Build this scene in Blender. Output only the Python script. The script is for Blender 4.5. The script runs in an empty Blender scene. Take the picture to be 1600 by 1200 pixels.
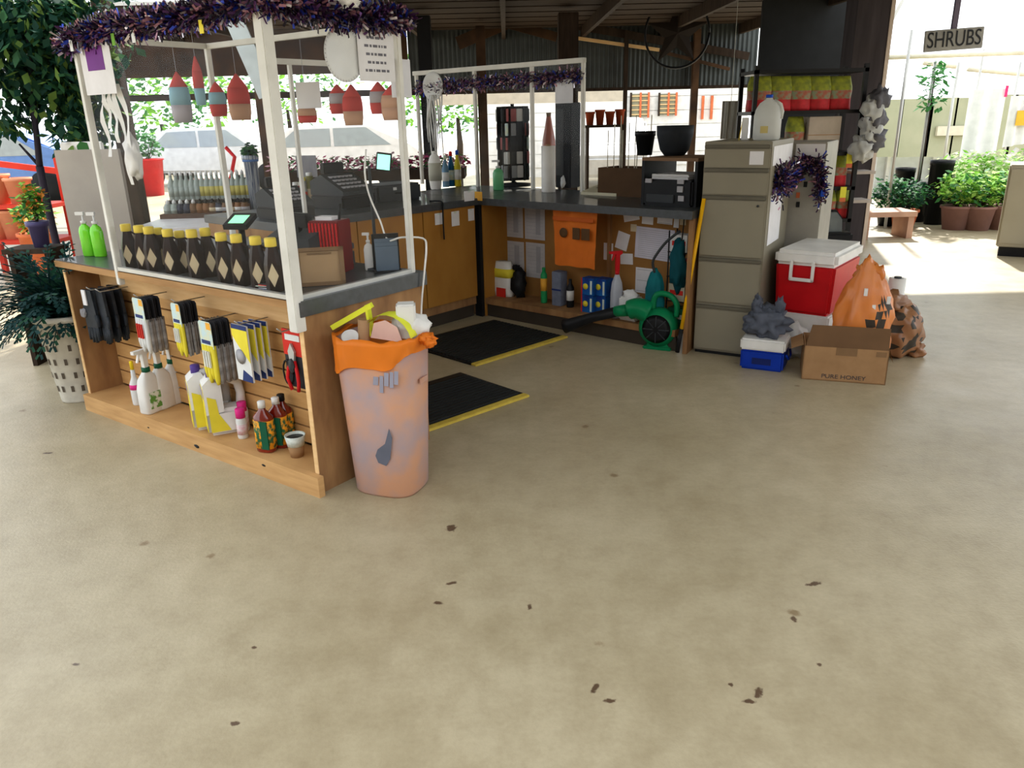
import bpy, bmesh, math, random
from math import radians as R, sin, cos, pi
from mathutils import Vector, Matrix, noise
random.seed(7)
SC = bpy.context.scene
COL = SC.collection
# ------------------------------------------------------------ camera, sky, sun, exposure
CH, PITCH, ROLL, FPX = 1.46, R(19), R(1.3), 1200.0
FW = Vector((0, cos(PITCH), -sin(PITCH))); U0 = Vector((0, sin(PITCH), cos(PITCH))); R0 = Vector((1, 0, 0))
RT = R0 * cos(ROLL) - U0 * sin(ROLL); UP = U0 * cos(ROLL) + R0 * sin(ROLL)
CO = Vector((0, 0, CH))
cam = bpy.data.cameras.new('camera'); cam.lens = 27.0; cam.sensor_width = 36.0; cam.clip_start = .05; cam.clip_end = 300
co = bpy.data.objects.new('camera', cam); COL.objects.link(co)
co.matrix_world = Matrix(((RT.x, UP.x, -FW.x, 0), (RT.y, UP.y, -FW.y, 0), (RT.z, UP.z, -FW.z, CH), (0, 0, 0, 1)))
SC.camera = co
W = bpy.data.worlds.new('sky'); SC.world = W; W.use_nodes = True
W.node_tree.nodes['Background'].inputs[0].default_value = (.93, .97, 1, 1)
W.node_tree.nodes['Background'].inputs[1].default_value = 2.1
sl = bpy.data.lights.new('sun', 'SUN'); sl.energy = 9.0; sl.angle = R(1.5); sl.color = (1, .96, .9)
so = bpy.data.objects.new('sun', sl); COL.objects.link(so); so.rotation_euler = (R(-42), R(16), 0)
SC.view_settings.view_transform = 'Standard'; SC.view_settings.look = 'None'
SC.view_settings.gamma = 1; SC.view_settings.use_curve_mapping = False; SC.view_settings.exposure = 0.25
SC.cycles.max_bounces = 8; SC.cycles.transparent_max_bounces = 16; SC.cycles.use_denoising = True

# ------------------------------------------------------------ measuring helpers
def ray(x, y): return FW * FPX + RT * (x - 800) - UP * (y - 600)
def G(x, y, z=0):
    d = ray(x, y); return CO + d * ((z - CH) / d.z)
def hit(x, y, P, n):
    d = ray(x, y); return CO + d * ((Vector(P) - CO).dot(n) / d.dot(n))
def px(P):
    q = Vector(P) - CO; k = q.dot(FW); return (800 + FPX * q.dot(RT) / k, 600 - FPX * q.dot(UP) / k)
def zat(P, y):
    lo, hi = -1, 6
    for _ in range(40):
        m = (lo + hi) / 2
        if px((P[0], P[1], m))[1] > y: lo = m
        else: hi = m
    return m
def HY(x, y, Y): return hit(x, y, (0, Y, 0), Vector((0, 1, 0)))
def D(a): return Vector((cos(R(a)), sin(R(a)), 0))
class Frame:
    def __init__(s, o, deg): s.o = Vector(o); s.deg = deg; s.x = D(deg); s.y = D(deg + 90)
    def w(s, x, y, z=0): return s.o + s.x * x + s.y * y + Vector((0, 0, z))
    def l(s, P): q = Vector(P) - s.o; return Vector((q.dot(s.x), q.dot(s.y), P[2]))
    def g(s, px_, py_, z): return s.l(G(px_, py_, z))
    def fy(s, px_, py_, y): return s.l(hit(px_, py_, s.w(0, y), s.y))
    def fx(s, px_, py_, x): return s.l(hit(px_, py_, s.w(x, 0), s.x))

# ------------------------------------------------------------ materials
MATS = {}
def mat(name, c, rough=.6, metal=0, c2=None, scale=8, amt=.5, bump=0, stretch=(1, 1, 1), trans=0, emit=0, coat=0, sub=0, ior=None):
    if name in MATS: return MATS[name]
    m = bpy.data.materials.new(name); m.use_nodes = True; MATS[name] = m
    nt = m.node_tree; p = nt.nodes['Principled BSDF']
    p.inputs['Roughness'].default_value = rough; p.inputs['Metallic'].default_value = metal
    p.inputs['Transmission Weight'].default_value = trans
    p.inputs['Coat Weight'].default_value = coat; p.inputs['Specular IOR Level'].default_value = .5 if (coat or metal or rough < .3) else .14
    if c2 is None: c2 = tuple(v * .82 for v in c)
    tc = nt.nodes.new('ShaderNodeTexCoord'); mp = nt.nodes.new('ShaderNodeMapping'); mp.inputs['Scale'].default_value = stretch
    nz = nt.nodes.new('ShaderNodeTexNoise'); nz.inputs['Scale'].default_value = scale; nz.inputs['Detail'].default_value = 4
    nt.links.new(tc.outputs['Object'], mp.inputs[0]); nt.links.new(mp.outputs[0], nz.inputs['Vector'])
    rp = nt.nodes.new('ShaderNodeValToRGB'); rp.color_ramp.elements[0].position = .5 - amt / 2.4; rp.color_ramp.elements[1].position = .5 + amt / 2.4
    rp.color_ramp.elements[0].color = (*c2, 1); rp.color_ramp.elements[1].color = (*c, 1)
    nt.links.new(nz.outputs['Fac'], rp.inputs[0]); nt.links.new(rp.outputs[0], p.inputs['Base Color'])
    if bump:
        b = nt.nodes.new('ShaderNodeBump'); b.inputs['Strength'].default_value = bump; b.inputs['Distance'].default_value = .01
        nt.links.new(nz.outputs['Fac'], b.inputs['Height']); nt.links.new(b.outputs[0], p.inputs['Normal'])
    if emit:
        p.inputs['Emission Color'].default_value = (*c, 1); p.inputs['Emission Strength'].default_value = emit
    return m
def translucent(name, c, fac=.5, rough=.4):
    m = mat(name, c, rough); nt = m.node_tree; p = nt.nodes['Principled BSDF']
    t = nt.nodes.new('ShaderNodeBsdfTranslucent'); t.inputs[0].default_value = (*c, 1)
    mx = nt.nodes.new('ShaderNodeMixShader'); mx.inputs[0].default_value = fac
    nt.links.new(p.outputs[0], mx.inputs[1]); nt.links.new(t.outputs[0], mx.inputs[2]); nt.links.new(mx.outputs[0], nt.nodes['Material Output'].inputs[0])
    return m
def glassy(name, haze=.06, tint=(1, 1, 1)):
    m = bpy.data.materials.new(name); m.use_nodes = True; MATS[name] = m; nt = m.node_tree; nt.nodes.remove(nt.nodes['Principled BSDF'])
    tr = nt.nodes.new('ShaderNodeBsdfTransparent'); tr.inputs[0].default_value = (*tint, 1)
    gl = nt.nodes.new('ShaderNodeBsdfGlossy'); gl.inputs['Roughness'].default_value = .08
    df = nt.nodes.new('ShaderNodeBsdfDiffuse'); df.inputs[0].default_value = (.8, .85, .85, 1)
    a = nt.nodes.new('ShaderNodeMixShader'); b = nt.nodes.new('ShaderNodeMixShader'); fr = nt.nodes.new('ShaderNodeFresnel'); fr.inputs[0].default_value = 1.25
    nz = nt.nodes.new('ShaderNodeTexNoise'); nz.inputs['Scale'].default_value = 3; mu = nt.nodes.new('ShaderNodeMath'); mu.operation = 'MULTIPLY'; mu.inputs[1].default_value = haze * 2
    nt.links.new(nz.outputs['Fac'], mu.inputs[0]); nt.links.new(mu.outputs[0], a.inputs[0])
    nt.links.new(tr.outputs[0], a.inputs[1]); nt.links.new(df.outputs[0], a.inputs[2])
    b.inputs[0].default_value = .005; nt.links.new(a.outputs[0], b.inputs[1]); nt.links.new(gl.outputs[0], b.inputs[2])
    nt.links.new(b.outputs[0], nt.nodes['Material Output'].inputs[0]); return m

# ------------------------------------------------------------ mesh builder
class B:
    def __init__(s): s.bm = bmesh.new(); s.M = Matrix.Identity(4)
    def _fin(s, verts, faces, m, smooth=False):
        for f in faces: f.material_index = m; f.smooth = smooth
    def poly(s, pts, faces, m=0, smooth=False):
        vs = [s.bm.verts.new(s.M @ Vector(p)) for p in pts]; out = []
        for f in faces:
            try: out.append(s.bm.faces.new([vs[i] for i in f]))
            except ValueError: pass
        s._fin(vs, out, m, smooth); return s
    def box(s, x0, y0, z0, x1, y1, z1, m=0, bev=0):
        if x0 > x1: x0, x1 = x1, x0
        if y0 > y1: y0, y1 = y1, y0
        if z0 > z1: z0, z1 = z1, z0
        if bev <= 0:
            p = [(x0, y0, z0), (x1, y0, z0), (x1, y1, z0), (x0, y1, z0), (x0, y0, z1), (x1, y0, z1), (x1, y1, z1), (x0, y1, z1)]
            return s.poly(p, [(0, 3, 2, 1), (4, 5, 6, 7), (0, 1, 5, 4), (1, 2, 6, 5), (2, 3, 7, 6), (3, 0, 4, 7)], m)
        bm = bmesh.new(); bmesh.ops.create_cube(bm, size=1)
        for v in bm.verts: v.co = Vector(((x0 + x1) / 2 + v.co.x * (x1 - x0), (y0 + y1) / 2 + v.co.y * (y1 - y0), (z0 + z1) / 2 + v.co.z * (z1 - z0)))
        bmesh.ops.bevel(bm, geom=bm.edges[:], offset=min(bev, .45 * min(x1 - x0, y1 - y0, z1 - z0)), segments=2, affect='EDGES')
        bm.verts.index_update(); pts = [v.co.copy() for v in bm.verts]; fs = [[v.index for v in f.verts] for f in bm.faces]; bm.free()
        return s.poly(pts, fs, m, False)
    def prism(s, pts, a, b, m=0, axis='z'):
        n = len(pts)
        f = {'z': lambda p, t: (p[0], p[1], t), 'y': lambda p, t: (p[0], t, p[1]), 'x': lambda p, t: (t, p[0], p[1])}[axis]
        v = [f(p, a) for p in pts] + [f(p, b) for p in pts]
        fs = [tuple(range(n))[::-1], tuple(range(n, 2 * n))] + [(i, (i + 1) % n, n + (i + 1) % n, n + i) for i in range(n)]
        return s.poly(v, fs, m)
    def lathe(s, prof, n=16, c=(0, 0, 0), m=0, sx=1, sy=1, tilt=None, smooth=True, power=None):
        pts = []; fs = []; k = len(prof); T = tilt or Matrix.Identity(4)
        for (r, z) in prof:
            for i in range(n):
                a = 2 * pi * i / n; ca, sa = cos(a), sin(a)
                if power: ca = math.copysign(abs(ca) ** power, ca); sa = math.copysign(abs(sa) ** power, sa)
                q = T @ Vector((r * ca * sx, r * sa * sy, z)); pts.append((c[0] + q.x, c[1] + q.y, c[2] + q.z))
        for j in range(k - 1):
            for i in range(n):
                i2 = (i + 1) % n; fs.append((j * n + i, j * n + i2, (j + 1) * n + i2, (j + 1) * n + i))
        if prof[0][0] > 1e-5: fs.append(tuple(range(n))[::-1])
        if prof[-1][0] > 1e-5: fs.append(tuple((k - 1) * n + i for i in range(n)))
        return s.poly(pts, fs, m, smooth)
    def tube(s, pts, r, n=8, m=0, smooth=True):
        pts = [Vector(p) for p in pts]; rs = r if isinstance(r, (list, tuple)) else [r] * len(pts); vs = []; fs = []; prev = None
        for i, p in enumerate(pts):
            t = (pts[min(i + 1, len(pts) - 1)] - pts[max(i - 1, 0)]).normalized()
            if prev is None: a = t.orthogonal().normalized()
            else: a = (prev - t * prev.dot(t)).normalized()
            prev = a; b = t.cross(a)
            for k in range(n): vs.append(p + (a * cos(2 * pi * k / n) + b * sin(2 * pi * k / n)) * rs[i])
        for j in range(len(pts) - 1):
            for k in range(n): k2 = (k + 1) % n; fs.append((j * n + k, j * n + k2, (j + 1) * n + k2, (j + 1) * n + k))
        fs += [tuple(range(n))[::-1], tuple((len(pts) - 1) * n + k for k in range(n))]
        return s.poly(vs, fs, m, smooth)
    def beam(s, a, b, w, h, m=0):
        a, b = Vector(a), Vector(b); t = (b - a).normalized(); sd = t.cross(Vector((0, 0, 1)))
        if sd.length < .01: sd = Vector((1, 0, 0))
        sd.normalize(); u = sd.cross(t); p = []
        for q in (a, b):
            for i, j in ((-1, -1), (1, -1), (1, 1), (-1, 1)): p.append(q + sd * (i * w / 2) + u * (j * h / 2))
        return s.poly(p, [(3, 2, 1, 0), (4, 5, 6, 7), (0, 1, 5, 4), (1, 2, 6, 5), (2, 3, 7, 6), (3, 0, 4, 7)], m)
    def blob(s, c, r, seed=0, amp=.2, sc=2.2, n=3, m=0, flat=None, post=None):
        bm = bmesh.new(); bmesh.ops.create_icosphere(bm, subdivisions=n, radius=1); bm.verts.index_update(); pts = []
        for v in bm.verts:
            d = v.co.normalized(); k = 1 + amp * noise.noise(d * sc + Vector((seed * 7.3, seed, 0))) * 1.6 + amp * .35 * noise.noise(d * sc * 3.5 + Vector((seed, 3, seed)))
            q = Vector((d.x * r[0] * k, d.y * r[1] * k, d.z * r[2] * k))
            if post: q = post(q)
            q += Vector(c)
            if flat is not None and q.z < flat: q.z = flat
            pts.append(q)
        fs = [[v.index for v in f.verts] for f in bm.faces]; bm.free(); return s.poly(pts, fs, m, True)
def obj(name, b, mats, parent=None, kind=None, label=None, loc=None, rz=None):
    me = bpy.data.meshes.new(name); bmesh.ops.recalc_face_normals(b.bm, faces=b.bm.faces); b.bm.to_mesh(me); b.bm.free()
    for m in (mats if isinstance(mats, (list, tuple)) else [mats]): me.materials.append(m)
    o = bpy.data.objects.new(name, me); COL.objects.link(o)
    if parent: o.parent = parent
    if kind: o['kind'] = kind
    if label: o['label'] = label
    if loc is not None: o.location = loc
    if rz is not None: o.rotation_euler.z = R(rz)
    return o
def struct(name, b, m, label=None):
    o = obj(name, b, m, kind='structure')
    if label: o['label'] = label
    return o
def tag(o, label, cat, group=None):
    o['label'] = label; o['category'] = cat
    if group: o['group'] = group
    return o
def thing(name, label, cat, loc=(0, 0, 0), rz=0, group=None):
    o = bpy.data.objects.new(name, None); COL.objects.link(o); o.empty_display_size = .1
    o.location = loc; o.rotation_euler = (0, 0, R(rz)); return tag(o, label, cat, group)
def dup(root, loc, rz, label, group=None, scale=None):
    r = root.copy(); COL.objects.link(r); r.location = loc; r.rotation_euler = (root.rotation_euler.x, root.rotation_euler.y, R(rz)); r['label'] = label
    if group: r['group'] = group
    if scale: r.scale = (scale,) * 3 if not isinstance(scale, tuple) else scale
    for ch in list(root.children):
        c = ch.copy(); COL.objects.link(c); c.parent = r
        for g in list(ch.children):
            d = g.copy(); COL.objects.link(d); d.parent = c
    return r
def text(name, body, size, m, parent, loc, rot, align='CENTER', ext=.0006, sx=1):
    c = bpy.data.curves.new(name, 'FONT'); c.body = body; c.size = size; c.extrude = ext; c.align_x = align; c.align_y = 'CENTER'; c.materials.append(m)
    tmp = bpy.data.objects.new('t', c); me = bpy.data.meshes.new_from_object(tmp); bpy.data.objects.remove(tmp)
    o = bpy.data.objects.new(name, me); COL.objects.link(o); o.parent = parent; o.location = loc; o.rotation_euler = rot; o.scale.x = sx; return o
FR_ = (R(90), 0, 0)   # text that stands upright facing local -y

# colours
WOOD = mat('plywood_light', (.58, .35, .15), .55, c2=(.44, .25, .1), scale=5, stretch=(1, 1, 9), bump=.05)
WOODB = mat('plywood_brown', (.36, .2, .085), .55, c2=(.2, .1, .045), scale=4, stretch=(3, 3, 1), bump=.1)
WOODL = mat('pine_strip', (.8, .55, .28), .5, c2=(.68, .43, .2), scale=6, stretch=(1, 8, 8))
SLAT = mat('slat_wood', (.62, .37, .15), .5, c2=(.48, .26, .095), scale=5, stretch=(1, 6, 6))
WOODO = mat('plywood_orange', (.38, .18, .035), .5, c2=(.3, .13, .022), scale=3, stretch=(2, 2, 1))
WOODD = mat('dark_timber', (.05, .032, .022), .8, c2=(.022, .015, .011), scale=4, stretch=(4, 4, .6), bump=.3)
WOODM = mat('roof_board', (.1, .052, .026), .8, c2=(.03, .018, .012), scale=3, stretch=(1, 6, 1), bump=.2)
LAM = mat('dark_laminate', (.055, .062, .068), .35, c2=(.035, .04, .043), scale=30, coat=.2)
TOE = mat('dark_toe_board', (.05, .04, .03), .7)
BLACK = mat('black_plastic', (.012, .013, .015), .4)
DARK = mat('charcoal_plastic', (.04, .045, .05), .5)
WHITE = mat('white_plastic', (.8, .8, .78), .4)
WPAINT = mat('white_paint', (.72, .72, .68), .5, c2=(.6, .6, .56))
PAPER = mat('paper', (.75, .75, .78), .8, c2=(.68, .68, .7), scale=12)
INK = mat('ink', (.05, .05, .06), .8)
GREYP = mat('grey_print', (.4, .4, .43), .8)
YEL = mat('yellow_plastic', (.85, .62, .02), .4)
ALU = mat('aluminium', (.5, .51, .5), .4, metal=.5)
STEEL = mat('galvanised', (.55, .55, .52), .45, metal=.4)
RED = mat('red_plastic', (.62, .015, .02), .4)
GREEN = mat('green_plastic', (.02, .3, .1), .35)
BLUE = mat('blue_plastic', (.01, .07, .5), .4)
CARD = mat('cardboard', (.36, .21, .1), .8, c2=(.3, .17, .08), scale=14)
TERRA = mat('terracotta', (.62, .17, .07), .8, c2=(.5, .12, .05))
CLEARP = mat('clear_bottle', (.6, .68, .66), .2, trans=.4)
def leafm(n, c): return translucent(n, c, .3, .6)
LEAFD = leafm('leaf_dark', (.015, .07, .035)); LEAFM = leafm('leaf_mid', (.05, .19, .05)); LEAFL = leafm('leaf_light', (.22, .5, .06))
PANE = glassy('clear_acrylic', .003)

# ------------------------------------------------------------ the setting
def floor_mat():
    m = bpy.data.materials.new('worn_concrete'); m.use_nodes = True; nt = m.node_tree; p = nt.nodes['Principled BSDF']; L = nt.links.new
    tc = nt.nodes.new('ShaderNodeTexCoord')
    def nz(s, d=5, r=.6):
        n = nt.nodes.new('ShaderNodeTexNoise'); n.inputs['Scale'].default_value = s; n.inputs['Detail'].default_value = d; n.inputs['Roughness'].default_value = r; L(tc.outputs['Object'], n.inputs['Vector']); return n.outputs['Fac']
    def ramp(f, a, b, ca, cb):
        r = nt.nodes.new('ShaderNodeValToRGB'); r.color_ramp.elements[0].position = a; r.color_ramp.elements[1].position = b; r.color_ramp.elements[0].color = (*ca, 1); r.color_ramp.elements[1].color = (*cb, 1); L(f, r.inputs[0]); return r.outputs[0]
    def mul(a, b, f=1):
        x = nt.nodes.new('ShaderNodeMix'); x.data_type = 'RGBA'; x.blend_type = 'MULTIPLY'; x.inputs[0].default_value = f; L(a, x.inputs[6]); L(b, x.inputs[7]); return x.outputs[2]
    c = ramp(nz(1.1, 6), .3, .7, (.35, .29, .18), (.49, .425, .295))
    c = mul(c, ramp(nz(9, 6, .7), .3, .62, (.82, .8, .77), (1, 1, 1)))
    c = mul(c, ramp(nz(60, 3), .3, .6, (.93, .93, .92), (1, 1, 1)))
    v = nt.nodes.new('ShaderNodeTexVoronoi'); v.inputs['Scale'].default_value = 3.1; L(tc.outputs['Object'], v.inputs['Vector'])
    n2 = nz(18, 3, .7); ad = nt.nodes.new('ShaderNodeMath'); ad.operation = 'MULTIPLY_ADD'; ad.inputs[1].default_value = .14; L(n2, ad.inputs[0]); L(v.outputs['Distance'], ad.inputs[2])
    c = mul(c, ramp(ad.outputs[0], .1, .135, (.58, .5, .42), (1, 1, 1)))
    # individual dark marks trodden into the concrete (position, size, angle)
    sep = None
    for (x, y, rx, ry, a) in STAINS:
        q = G(x, y); mp = nt.nodes.new('ShaderNodeMapping'); mp.vector_type = 'TEXTURE'
        mp.inputs['Location'].default_value = (q.x, q.y, 0); mp.inputs['Rotation'].default_value = (0, 0, R(a)); mp.inputs['Scale'].default_value = (rx, ry, 1)
        L(tc.outputs['Object'], mp.inputs[0]); ln = nt.nodes.new('ShaderNodeVectorMath'); ln.operation = 'LENGTH'; L(mp.outputs[0], ln.inputs[0])
        w = nt.nodes.new('ShaderNodeMath'); w.operation = 'MULTIPLY_ADD'; w.inputs[1].default_value = 1.6; L(nz(70, 2), w.inputs[0]); L(ln.outputs['Value'], w.inputs[2])
        hf = nt.nodes.new('ShaderNodeMath'); hf.operation = 'MULTIPLY'; hf.inputs[1].default_value = .4; L(w.outputs[0], hf.inputs[0]); c = mul(c, ramp(hf.outputs[0], .56, .72, (.25, .18, .16), (1, 1, 1)))
    L(c, p.inputs['Base Color'])
    rr = nt.nodes.new('ShaderNodeMapRange'); rr.inputs[3].default_value = .27; rr.inputs[4].default_value = .5; L(nz(3, 4), rr.inputs[0]); L(rr.outputs[0], p.inputs['Roughness'])
    b = nt.nodes.new('ShaderNodeBump'); b.inputs['Strength'].default_value = .12; b.inputs['Distance'].default_value = .01; L(nz(90, 3), b.inputs['Height']); L(b.outputs[0], p.inputs['Normal'])
    return m
STAINS = [(1272, 912, .035, .012, 12), (1240, 967, .01, .018, 0), (1185, 1082, .012, .026, -25), (1172, 1096, .02, .01, 0), (930, 1075, .01, .024, -30), (953, 1095, .018, .01, 0),
          (1142, 1070, .008, .01, 0), (827, 948, .008, .02, 0), (367, 1130, .014, .01, 0), (118, 1038, .012, .008, 0), (397, 1012, .01, .007, 0), (705, 825, .022, .03, 0), (685, 942, .018, .012, 0), (75, 708, .03, .012, 0), (1280, 1038, .008, .01, 0), (706, 911, .02, .01, 20)]
FLOORM = floor_mat()
b = B(); b.box(-40, -12, -.2, 40, 60, 0); struct('floor', b, FLOORM)

# shed roof: boards on rafters, open on the right and the left front
ROOFZ = lambda Y: 2.6 + .015 * Y
def roof(name, x0, x1, y0, y1, z=ROOFZ):
    b = B(); b.poly([(x0, y0, z(y0) + .12), (x1, y0, z(y0) + .12), (x1, y1, z(y1) + .12), (x0, y1, z(y1) + .12), (x0, y0, z(y0) + .16), (x1, y0, z(y0) + .16), (x1, y1, z(y1) + .16), (x0, y1, z(y1) + .16)],
                    [(0, 3, 2, 1), (4, 5, 6, 7), (0, 1, 5, 4), (1, 2, 6, 5), (2, 3, 7, 6), (3, 0, 4, 7)])
    r = struct(name, b, STEEL)
    n = int((y1 - y0) / .32)
    me = None
    for i in range(n):
        if y0 + i * .32 < 7.5: continue
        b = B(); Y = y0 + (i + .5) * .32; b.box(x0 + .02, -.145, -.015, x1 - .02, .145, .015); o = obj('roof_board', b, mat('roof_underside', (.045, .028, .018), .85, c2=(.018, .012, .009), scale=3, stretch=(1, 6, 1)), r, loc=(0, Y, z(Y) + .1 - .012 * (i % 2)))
    k = int((x1 - x0) / 1.2)
    for i in range(k + 1):
        X = x0 + .06 + (x1 - x0 - .12) * i / k; b = B(); b.beam((X, y0, z(y0)), (X, y1, z(y1)), .06, .16); obj('rafter', b, WOODD, r)
    return r
roof('ceiling_main', -2.7, 4.0, 1.1, 14.2)
roof('ceiling_right', 4.0, 5.3, 1.5, 9.0)
roof('ceiling_left', -10.5, -2.7, 10.4, 14.2)

# dark barn-shaped screen added behind the camera, unseen, to block low sky
SKYBLOCK = mat('sky_block_board', (.12, .08, .05), .8, c2=(.06, .04, .03), scale=2, stretch=(3, 3, .4))
b = B(); b.box(-14, -9, 0, 12, -8.8, 4.6); b.poly([(-14, -9, 4.6), (12, -9, 4.6), (12, -13, 6.2), (-14, -13, 6.2)], [(0, 1, 2, 3)]); struct('sky_block_wall', b, SKYBLOCK)
# ------------------------------------------------------------ back wall of the shed (corrugated sheet over open bays)
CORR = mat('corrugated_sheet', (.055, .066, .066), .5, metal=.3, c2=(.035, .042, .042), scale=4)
YW = 14.0
zlow = HY(900, 138, YW).z
def corr(name, xa, xb, za, ztop, Y, m, parent=None, pitch=.076, amp=.012):
    b = B(); n = int((xb - xa) / pitch * 4); pts = []; fs = []
    for i in range(n + 1):
        X = xa + (xb - xa) * i / n; y = Y + amp * sin(2 * pi * X / pitch)
        pts += [(X, y, za), (X, y, ztop(X))]
    for i in range(n): fs.append((2 * i, 2 * i + 2, 2 * i + 3, 2 * i + 1))
    b.poly(pts, fs, 0, True)
    return obj(name, b, m, parent) if parent else struct(name, b, m)
xl = HY(120, 120, YW).x; xr = HY(1180, 130, YW).x
wb = B(); wb.beam((xl, YW + .05, zlow), (xr, YW + .05, zlow), .08, .1); wallback = struct('wall_back', wb, WOODD)
ztop = lambda X: ROOFZ(YW) + .1
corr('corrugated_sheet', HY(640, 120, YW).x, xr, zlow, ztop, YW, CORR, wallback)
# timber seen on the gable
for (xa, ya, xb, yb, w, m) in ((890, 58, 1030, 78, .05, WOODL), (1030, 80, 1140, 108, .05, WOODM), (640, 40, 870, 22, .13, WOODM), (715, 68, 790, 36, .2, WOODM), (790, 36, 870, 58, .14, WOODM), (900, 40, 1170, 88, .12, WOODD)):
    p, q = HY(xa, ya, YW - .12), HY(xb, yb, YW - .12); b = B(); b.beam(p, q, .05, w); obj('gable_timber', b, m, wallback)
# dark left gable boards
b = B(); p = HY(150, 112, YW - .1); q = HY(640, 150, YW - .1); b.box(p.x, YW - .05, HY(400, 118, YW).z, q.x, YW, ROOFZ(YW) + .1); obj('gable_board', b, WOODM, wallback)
# posts: pixel of the axis at the base line, width, distance, material
def post(name, xa, xb, Y, top, m, label=None, par=None, pxy=200):
    a = HY(xa, pxy, Y); c = HY(xb, pxy, Y); b = B(); b.box(a.x, Y, 0, c.x, Y + (c.x - a.x), top, bev=.006)
    return struct(name, b, m, label)
post('trim_1', 873, 903, 11.0, ROOFZ(11), WOODD)
post('trim_2', 748, 762, 12.5, ROOFZ(12.5), WOODM)
post('trim_3', 660, 680, 11.0, ROOFZ(11), BLACK)
post('trim_4', 973, 979, 13.8, ROOFZ(13.8), WOODD)
post('trim_5', 1078, 1088, 13.8, ROOFZ(13.8), WOODM)
post('trim_6', 404, 428, 9.0, ROOFZ(9), WOODM)
post('trim_7', 176, 200, 7.2, ROOFZ(7.2), WOODD)
# big building post on the right with its steel edge strip
bp = G(1345, 388); wdt = .36
b = B(); b.box(bp.x - .34, bp.y, 0, bp.x - .0, bp.y + .3, ROOFZ(bp.y)); P8 = struct('trim_8', b, mat('post_dark', (.055, .045, .05), .6, c2=(.03, .025, .028), scale=3, stretch=(4, 4, .5)))
b = B(); b.box(bp.x, bp.y - .01, 0, bp.x + .04, bp.y + .03, ROOFZ(bp.y)); obj('edge_strip', b, mat('pale_strip', (.6, .5, .42), .6), P8)
# dark wall behind the shelf rack
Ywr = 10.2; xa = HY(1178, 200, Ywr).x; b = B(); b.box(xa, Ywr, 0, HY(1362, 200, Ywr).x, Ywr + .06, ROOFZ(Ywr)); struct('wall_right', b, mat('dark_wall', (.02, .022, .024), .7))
b = B(); q0, q1 = HY(1129, 158, 9.4), HY(1154, 217, 9.4); pts = []
for i in range(13):
    for z in (q0.z, q1.z): pts.append((q0.x + (q1.x - q0.x) * i / 12 * (1 if z == q0.z else .85), 9.4 + .02 * sin(i * 1.6), z))
b.poly(pts, [(2 * i, 2 * i + 2, 2 * i + 3, 2 * i + 1) for i in range(12)], 0, True); b.tube([(q0.x + .1, 9.4, q0.z), (q0.x + .1, 9.4, ROOFZ(9.4) + .1)], .003, 5); tag(obj('hanging_cloth', b, mat('pale_striped', (.6, .6, .55), .7, c2=(.4, .4, .36), scale=10, stretch=(6, 1, .2))), 'pale folded cloth strip hanging above the filing cabinet', 'cloth')
# knee brace boards, painted pale
b = B(); q0, q1 = HY(372, 45, 8.9), HY(418, 150, 8.9); b.beam(q0 + (q0 - q1) * ((ROOFZ(8.9) - q0.z) / (q0.z - q1.z)), q1, .03, .19); tag(obj('pale_brace', b, mat('pale_blue_paint', (.6, .68, .7), .6)), 'pale painted diagonal brace board on the brown post behind the tall pane', 'brace')
# low end partition behind the green bottles
bpart = B(); a = G(92, 385, .8); 
q1 = HY(84, 235, 5.3); q2 = HY(184, 235, 5.3); bpart.box(q1.x, 5.3, 0, q2.x, 5.34, q1.z); struct('wall_left', bpart, mat('grey_beige_board', (.42, .39, .35), .7, c2=(.36, .33, .3), scale=5))

# ------------------------------------------------------------ beyond the shed
# white cottage with shuttered windows
Yh = 21; c = thing('cottage', 'white painted building with dark shuttered windows behind the open bay', 'building', (0, Yh, 0))
def hb(x0, y0, x1, y1): p, q = HY(x0, y0, Yh), HY(x1, y1, Yh); return p.x, q.z, q.x, p.z
WB = mat('white_siding', (.8, .79, .76), .6)
x0, z0, x1, z1 = hb(760, 118, 1165, 200); b = B(); b.box(x0, 0, 0, x1, 3, z1); obj('wall', b, WB, c)
for i in range(9):
    b = B(); z = .25 + i * .34; b.box(x0 - .02, -.03, z, x1 + .02, 0, z + .32); obj('siding_board', b, WB, c)
for (xa, ya, xb, yb) in ((986, 147, 1010, 182), (1030, 147, 1053, 179)):
    w0, w1, w2, w3 = hb(xa, ya, xb, yb); b = B(); b.box(w0, -.1, w1, w2, -.04, w3); f = obj('window', b, mat('window_dark', (.25, .24, .16), .3), c)
    for s in (w0 - .04, (w0 + w2) / 2, w2): b = B(); b.box(s, -.13, w1 - .03, s + .05, -.1, w3 + .03); obj('shutter_frame', b, TERRA if s > w0 else WOODD, f)
    for k in range(5): b = B(); z = w1 + (w3 - w1) * (k + .5) / 5; b.box(w0, -.12, z - .012, w2, -.1, z + .012); obj('glazing_bar', b, YEL if 0 else WOODL, f)
x0, z0, x1, z1 = hb(1088, 150, 1112, 186)
for xa in (1096, 1110): w0 = HY(xa, 150, Yh).x; b = B(); b.box(w0, -.1, z0, w0 + .06, -.04, z1); obj('red_trim', b, TERRA, c)
# pale beam crossing behind the bays
p, q = HY(660, 143, 16), HY(975, 158, 16); b = B(); b.box(p.x, 16, q.z, q.x, 16.2, p.z + .05); tag(obj('pale_beam', b, mat('cream_paint', (.75, .68, .56), .6)), 'cream painted beam crossing the open bays outside', 'beam')
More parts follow.
